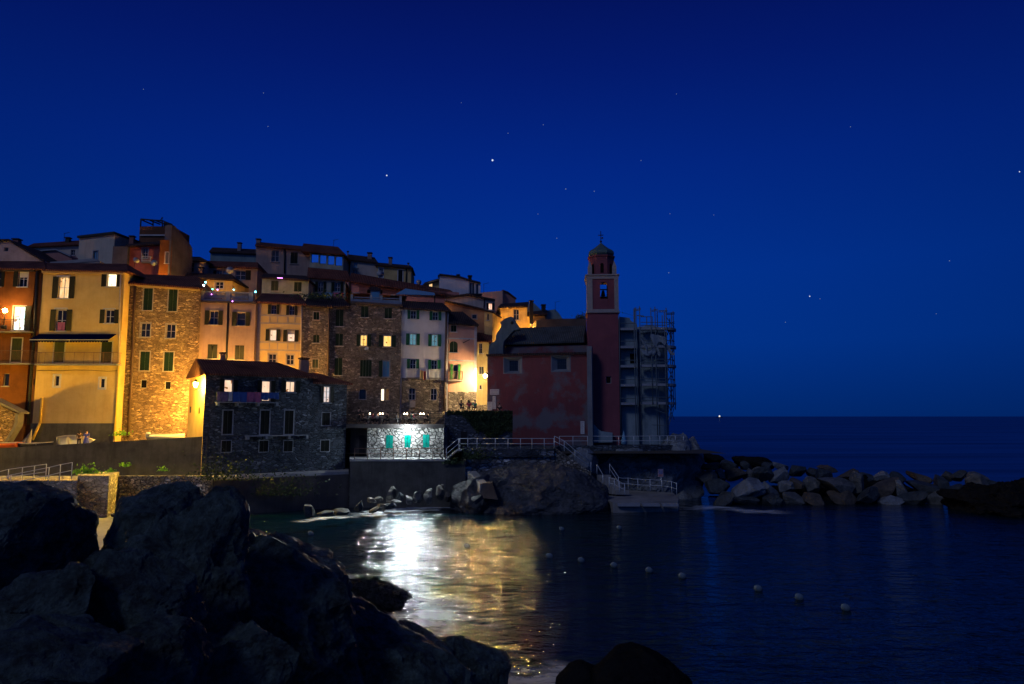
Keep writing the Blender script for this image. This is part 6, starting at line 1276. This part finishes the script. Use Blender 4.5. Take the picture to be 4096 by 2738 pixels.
# plants on the walls
def tuft(px, py, D, r_, n, mat, label, seed):
    q = P(px, py, D); leaves('wall_plant', n, lambda: (random.gauss(0, r_), random.gauss(-.1, .08), abs(random.gauss(0, r_*.6))-r_*.3), .11, mat, None, label, 'plant', seed, 'stuff' if mat == 'scrub' else None, tuple(q))
tuft(352, 1890, 62.5, .62, 260, 'leaf', 'bright green bush on the ledge above the stone pier', 5); tuft(505, 1862, 65.8, .25, 60, 'leaf', 'small bright plant sprouting from the parapet above the ledge', 6)
tuft(745, 1815, 67.2, .35, 70, 'leaf', 'bright plant growing high on the parapet near the harbour house', 7); tuft(655, 1880, 65.4, .25, 40, 'leaf', 'small dim plant at the foot of the parapet', 8); tuft(447, 1885, 64, .2, 40, 'leaf', 'tiny plant beside the bright bush on the ledge', 9)
tuft(485, 1738, 74.2, .45, 95, 'leaf', 'leafy shrub at the corner between the yellow and stone houses', 10); tuft(1890, 1825, 70.6, 1.0, 420, 'scrub', 'dark scrub below the left end of the promenade railing', 11); tuft(1810, 1850, 69.9, .5, 160, 'scrub', 'small dark scrub under the steps by the sea wall', 12)
tuft(900, 1900, 63.8, 1.6, 600, 'scrub', 'dark weeds hanging on the sea wall under the harbour house', 13); tuft(1130, 1960, 66, 1.8, 600, 'scrub', 'dark weeds at the foot of the lower sea wall', 14)
# laundry on other balconies and rooftop things
def lf(frp, x0, x1, y, h, mat, label, seed, out=-.4, grp=None):
    f = frp; A, B = f.loc(x0, y, out), f.loc(x1, y, out); cloth(f, A[0], B[0], A[2], h, out-.04, mat, 'laundry', label, seed, group=grp)
lf(white[0], 1681, 1687, 1482, .9, 'cloth_yellow', 'yellow cloth hanging between the white house balconies', 1); lf(white[0], 1688, 1694, 1484, 1.0, 'cloth_yellow', 'ochre cloth beside the yellow one on the white house', 2); lf(white[0], 1695, 1703, 1486, 1.0, 'cloth_red', 'red cloth drying on the white house', 3); lf(white[0], 1704, 1714, 1478, 1.1, 'cloth_white', 'pale cloth right of the red one on the white house', 4)
lf(yel[0], 233, 262, 1290, .9, 'cloth_pink', 'pinkish towel hanging at the middle left window of the yellow house', 5, -.06)
lh = BH['laundry_house'][0]
for x0, x1, m_, lb in ((1268, 1288, 'cloth_white', 'white sheet at the left end of the rooftop washing line'), (1300, 1330, 'cloth_lblue', 'pale blue sheet in the middle of the rooftop washing line'), (1332, 1362, 'cloth_pink', 'lilac sheet on the rooftop washing line'), (1364, 1374, 'cloth_red', 'red cloth at the right end of the rooftop washing line')): lf(lh, x0, x1, 1171, .8, m_, lb, x0, -.7, 'rooftop washing line')
lf(gst[0], 1459, 1474, 1390, .28, 'cloth_white', 'small white cloth under the left amber window', 8, -.2)
# terrace canopy on the white house roof
f = white[0]; cn = empty('canopy', f.O, f.yaw, 'slanting pale blue sun canopy on the roof of the white house', 'canopy'); A, B = f.loc(1584, 1176, 2.2), f.loc(1740, 1180, 2.2); C_ = f.loc(1622, 1155, 4.5); D_ = f.loc(1738, 1172, 4.5)
mb = MB(); q = [A, B, D_, C_]; mb.faces(q+[p-Vector((0, 0, .08)) for p in q], [(0, 1, 2, 3), (7, 6, 5, 4), (0, 4, 5, 1), (1, 5, 6, 2), (2, 6, 7, 3), (3, 7, 4, 0)]); mb.build('awning', 'cloth_lblue', cn)
for p in q: mb = MB(); mb.tube([p-Vector((0, 0, .08)), (p[0], p[1], f.loc(1650, 1212, 2)[2])], .05, 5); mb.build('post', 'black', cn)
# satellite dishes, aerials, tables on roofs
def dish(px, py, D, r_, label, rz=20):
    q = P(px, py, D); o = empty('satellite_dish', q, R(rz), label, 'satellite dish', 'satellite dishes on the roofs'); mb = MB(); mb.lathe([(.02, 0), (r_*.5, .04), (r_*.85, .12), (r_, .2)], 16); d_ = mb.build('dish', 'trim_blue', o); d_.rotation_euler = (R(75), 0, 0); mb = MB(); mb.tube([(0, .05, 0), (0, .15, -.9)], .03, 5); mb.build('mast', 'black', o)
dish(617, 1055, 88.5, .42, 'pale dish between the rose house and the pergola house'); dish(1520, 1098, 101, .55, 'large dish before the butter house left window'); dish(1674, 1132, 98, .4, 'small dish on the tiled roof left of the attic house')
dish(541, 1044, 85.5, .4, 'narrow pale dish over the slab roof', 60); dish(920, 1084, 90, .5, 'dark round dish by the mauve house windows')
def aerial(px, yt, yb, D, label, bars_=((0, .5), (.25, .4), (.5, .3))):
    q = P(px, yb, D); H_ = (yb-yt)*D/FL; o = empty('tv_aerial', q, 0, label, 'aerial', 'television aerials'); mb = MB(); mb.tube([(0, 0, -.3), (0, 0, H_)], .03, 5); mb.build('mast', 'black', o); mb = MB()
    mb.tube([(-.05, 0, H_-.05), (.75, 0, H_+.15)], .02, 5)
    for k in range(5): mb.tube([(k*.16, -.2, H_-.03+k*.04), (k*.16, .2, H_-.03+k*.04)], .015, 4)
    mb.build('yagi', 'black', o)
aerial(256, 933, 962, 98, 'aerial on the skyline left of the beige rooftop house'); aerial(1334, 960, 985, 104, 'aerial above the glazed sunroom'); aerial(2221, 1208, 1240, 104, 'thin aerial on the slate roof by the bell tower'); aerial(748, 1090, 1120, 82, 'aerial standing on the warm stone house roof'); aerial(1935, 1035+100, 1170, 99, 'aerial at the right corner of the white gable house')
# rooftop garden pots between the small window house and the grey stone house
leaves('roof_shrub', 420, lambda: (random.gauss(0, 1.6), random.gauss(0, .5), abs(random.gauss(0, .35))), .13, 'scrub', None, 'dark potted greenery along the low roofs in front of the washing line', 'plants', 21, None, tuple(P(1290, 1196, 81)))
leaves('roof_shrub', 160, lambda: (random.gauss(0, .5), random.gauss(0, .3), abs(random.gauss(0, .3))), .12, 'scrub', None, 'dark plant at the right end of the nave roof by the tower', 'plants', 22, None, tuple(P(2330, 1275, 92)))
# life buoys
BY = [((1243, 2135), 'round pale buoy left of the white reflection'), ((2247, 2117), 'dim buoy floating behind the long row'), ((2477, 2112), 'buoy nearest the bathing platform'), ((2197, 2225), 'first buoy of the row, nearest the golden reflection'), ((2325, 2242), 'second buoy of the row'), ((2457, 2262), 'third buoy of the row'), ((2597, 2282), 'fourth buoy of the row'), ((2730, 2305), 'fifth buoy of the row'), ((3033, 2355), 'sixth buoy of the row, after the wide gap'), ((3197, 2390), 'seventh buoy of the row'), ((3383, 2432), 'last buoy of the row towards the right'), ((1868, 2185), 'murky buoy inside the golden reflection')]
plain('buoy_white', (.17, .25, .32), .9, var=.4); b0 = None
for i, ((px, py), lb) in enumerate(BY):
    q = PZ(px, py, .12); o = empty('buoy', q, 0, lb, 'buoy', 'white mooring buoys'); o.rotation_euler = (R(12), R(25), 0)
    if b0 is None:
        mb = MB(); mb.ball((0, 0, 0), .17, 14, 10, (1.35, 1, 1.05)); b1 = mb.build('float', 'buoy_white', o); b0 = (b1,)
    else:
        for s_ in b0: c_ = s_.copy(); c_.parent = o; COL.objects.link(c_)

# ------------------------------------------------------------ camera, sky, light
cam = bpy.data.cameras.new('camera'); co = bpy.data.objects.new('camera', cam); COL.objects.link(co); scene.camera = co
co.location = CAMP; co.rotation_euler = (math.pi/2+PITCH, 0, 0); cam.sensor_width = 36; cam.lens = FL/4096*36; cam.clip_end = 60000; cam.clip_start = .1
w = bpy.data.worlds.new('World'); scene.world = w; w.use_nodes = True; nt = w.node_tree; nt.nodes.clear()
out = nd(nt, 'ShaderNodeOutputWorld'); bg = nd(nt, 'ShaderNodeBackground'); sky = nd(nt, 'ShaderNodeTexSky', sky_type='NISHITA'); sky.sun_disc = False
SUN_EL, SUN_AZ = R(-5), R(200)
sky.sun_elevation = SUN_EL; sky.sun_rotation = SUN_AZ
tc = nd(nt, 'ShaderNodeTexCoord'); sp = nd(nt, 'ShaderNodeSeparateXYZ'); nt.links.new(tc.outputs['Generated'], sp.inputs[0])
rp = nd(nt, 'ShaderNodeValToRGB'); el = rp.color_ramp.elements
stops = [(0.0, (.0004, .021, .150)), (.10, (.0004, .030, .235)), (.20, (.0004, .0285, .25)), (.34, (.0005, .018, .205)), (.46, (.0007, .0095, .14)), (.56, (.0008, .005, .088)), (1.0, (.0008, .005, .06))]
el[0].position = 0; el[0].color = c4(stops[0][1]); el[1].position = 1; el[1].color = c4(stops[-1][1])
for p_, c_ in stops[1:-1]: e_ = el.new(p_); e_.color = c4(c_)
nt.links.new(sp.outputs['Z'], rp.inputs[0])
x2 = nd(nt, 'ShaderNodeMath', operation='MULTIPLY'); nt.links.new(sp.outputs['X'], x2.inputs[0]); nt.links.new(sp.outputs['X'], x2.inputs[1])
x3 = nd(nt, 'ShaderNodeMath', operation='MULTIPLY_ADD'); x3.inputs[1].default_value = -.75; x3.inputs[2].default_value = 1.08; x3.use_clamp = False; nt.links.new(x2.outputs[0], x3.inputs[0])
bgs = x3.outputs[0]
mx = nd(nt, 'ShaderNodeMix', data_type='RGBA', blend_type='ADD'); mx.inputs[0].default_value = .02
nt.links.new(rp.outputs[0], mx.inputs[6]); nt.links.new(sky.outputs[0], mx.inputs[7]); # afterglow left in the sky behind the photographer
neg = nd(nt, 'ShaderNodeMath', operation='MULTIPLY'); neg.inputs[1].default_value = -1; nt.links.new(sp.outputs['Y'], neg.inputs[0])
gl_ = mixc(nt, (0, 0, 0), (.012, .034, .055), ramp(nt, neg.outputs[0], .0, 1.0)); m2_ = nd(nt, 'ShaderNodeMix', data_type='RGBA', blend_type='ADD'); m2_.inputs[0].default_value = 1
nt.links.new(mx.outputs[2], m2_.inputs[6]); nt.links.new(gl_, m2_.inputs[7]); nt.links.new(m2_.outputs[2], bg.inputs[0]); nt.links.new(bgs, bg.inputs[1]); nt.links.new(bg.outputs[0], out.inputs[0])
sl_ = bpy.data.lights.new('dusk_sun', 'SUN'); sl_.energy = .42; sl_.angle = R(12); sl_.color = (.66, .72, .98); so = bpy.data.objects.new('dusk_sun', sl_); COL.objects.link(so)
so.rotation_euler = (R(52), 0, R(-38))
vs_ = scene.view_settings; vs_.view_transform = 'Standard'; vs_.look = 'None'; vs_.exposure = 0; vs_.gamma = 1; vs_.use_curve_mapping = False
scene.render.engine = 'CYCLES'; cy = scene.cycles; cy.max_bounces = 5; cy.diffuse_bounces = 2; cy.glossy_bounces = 3; cy.transparent_max_bounces = 8; cy.caustics_reflective = False; cy.caustics_refractive = False
cy.sample_clamp_indirect = 6; cy.sample_clamp_direct = 0; cy.use_denoising = True; cy.use_adaptive_sampling = False
try: cy.denoiser = 'OPENIMAGEDENOISE'; cy.use_light_tree = True
except Exception: pass
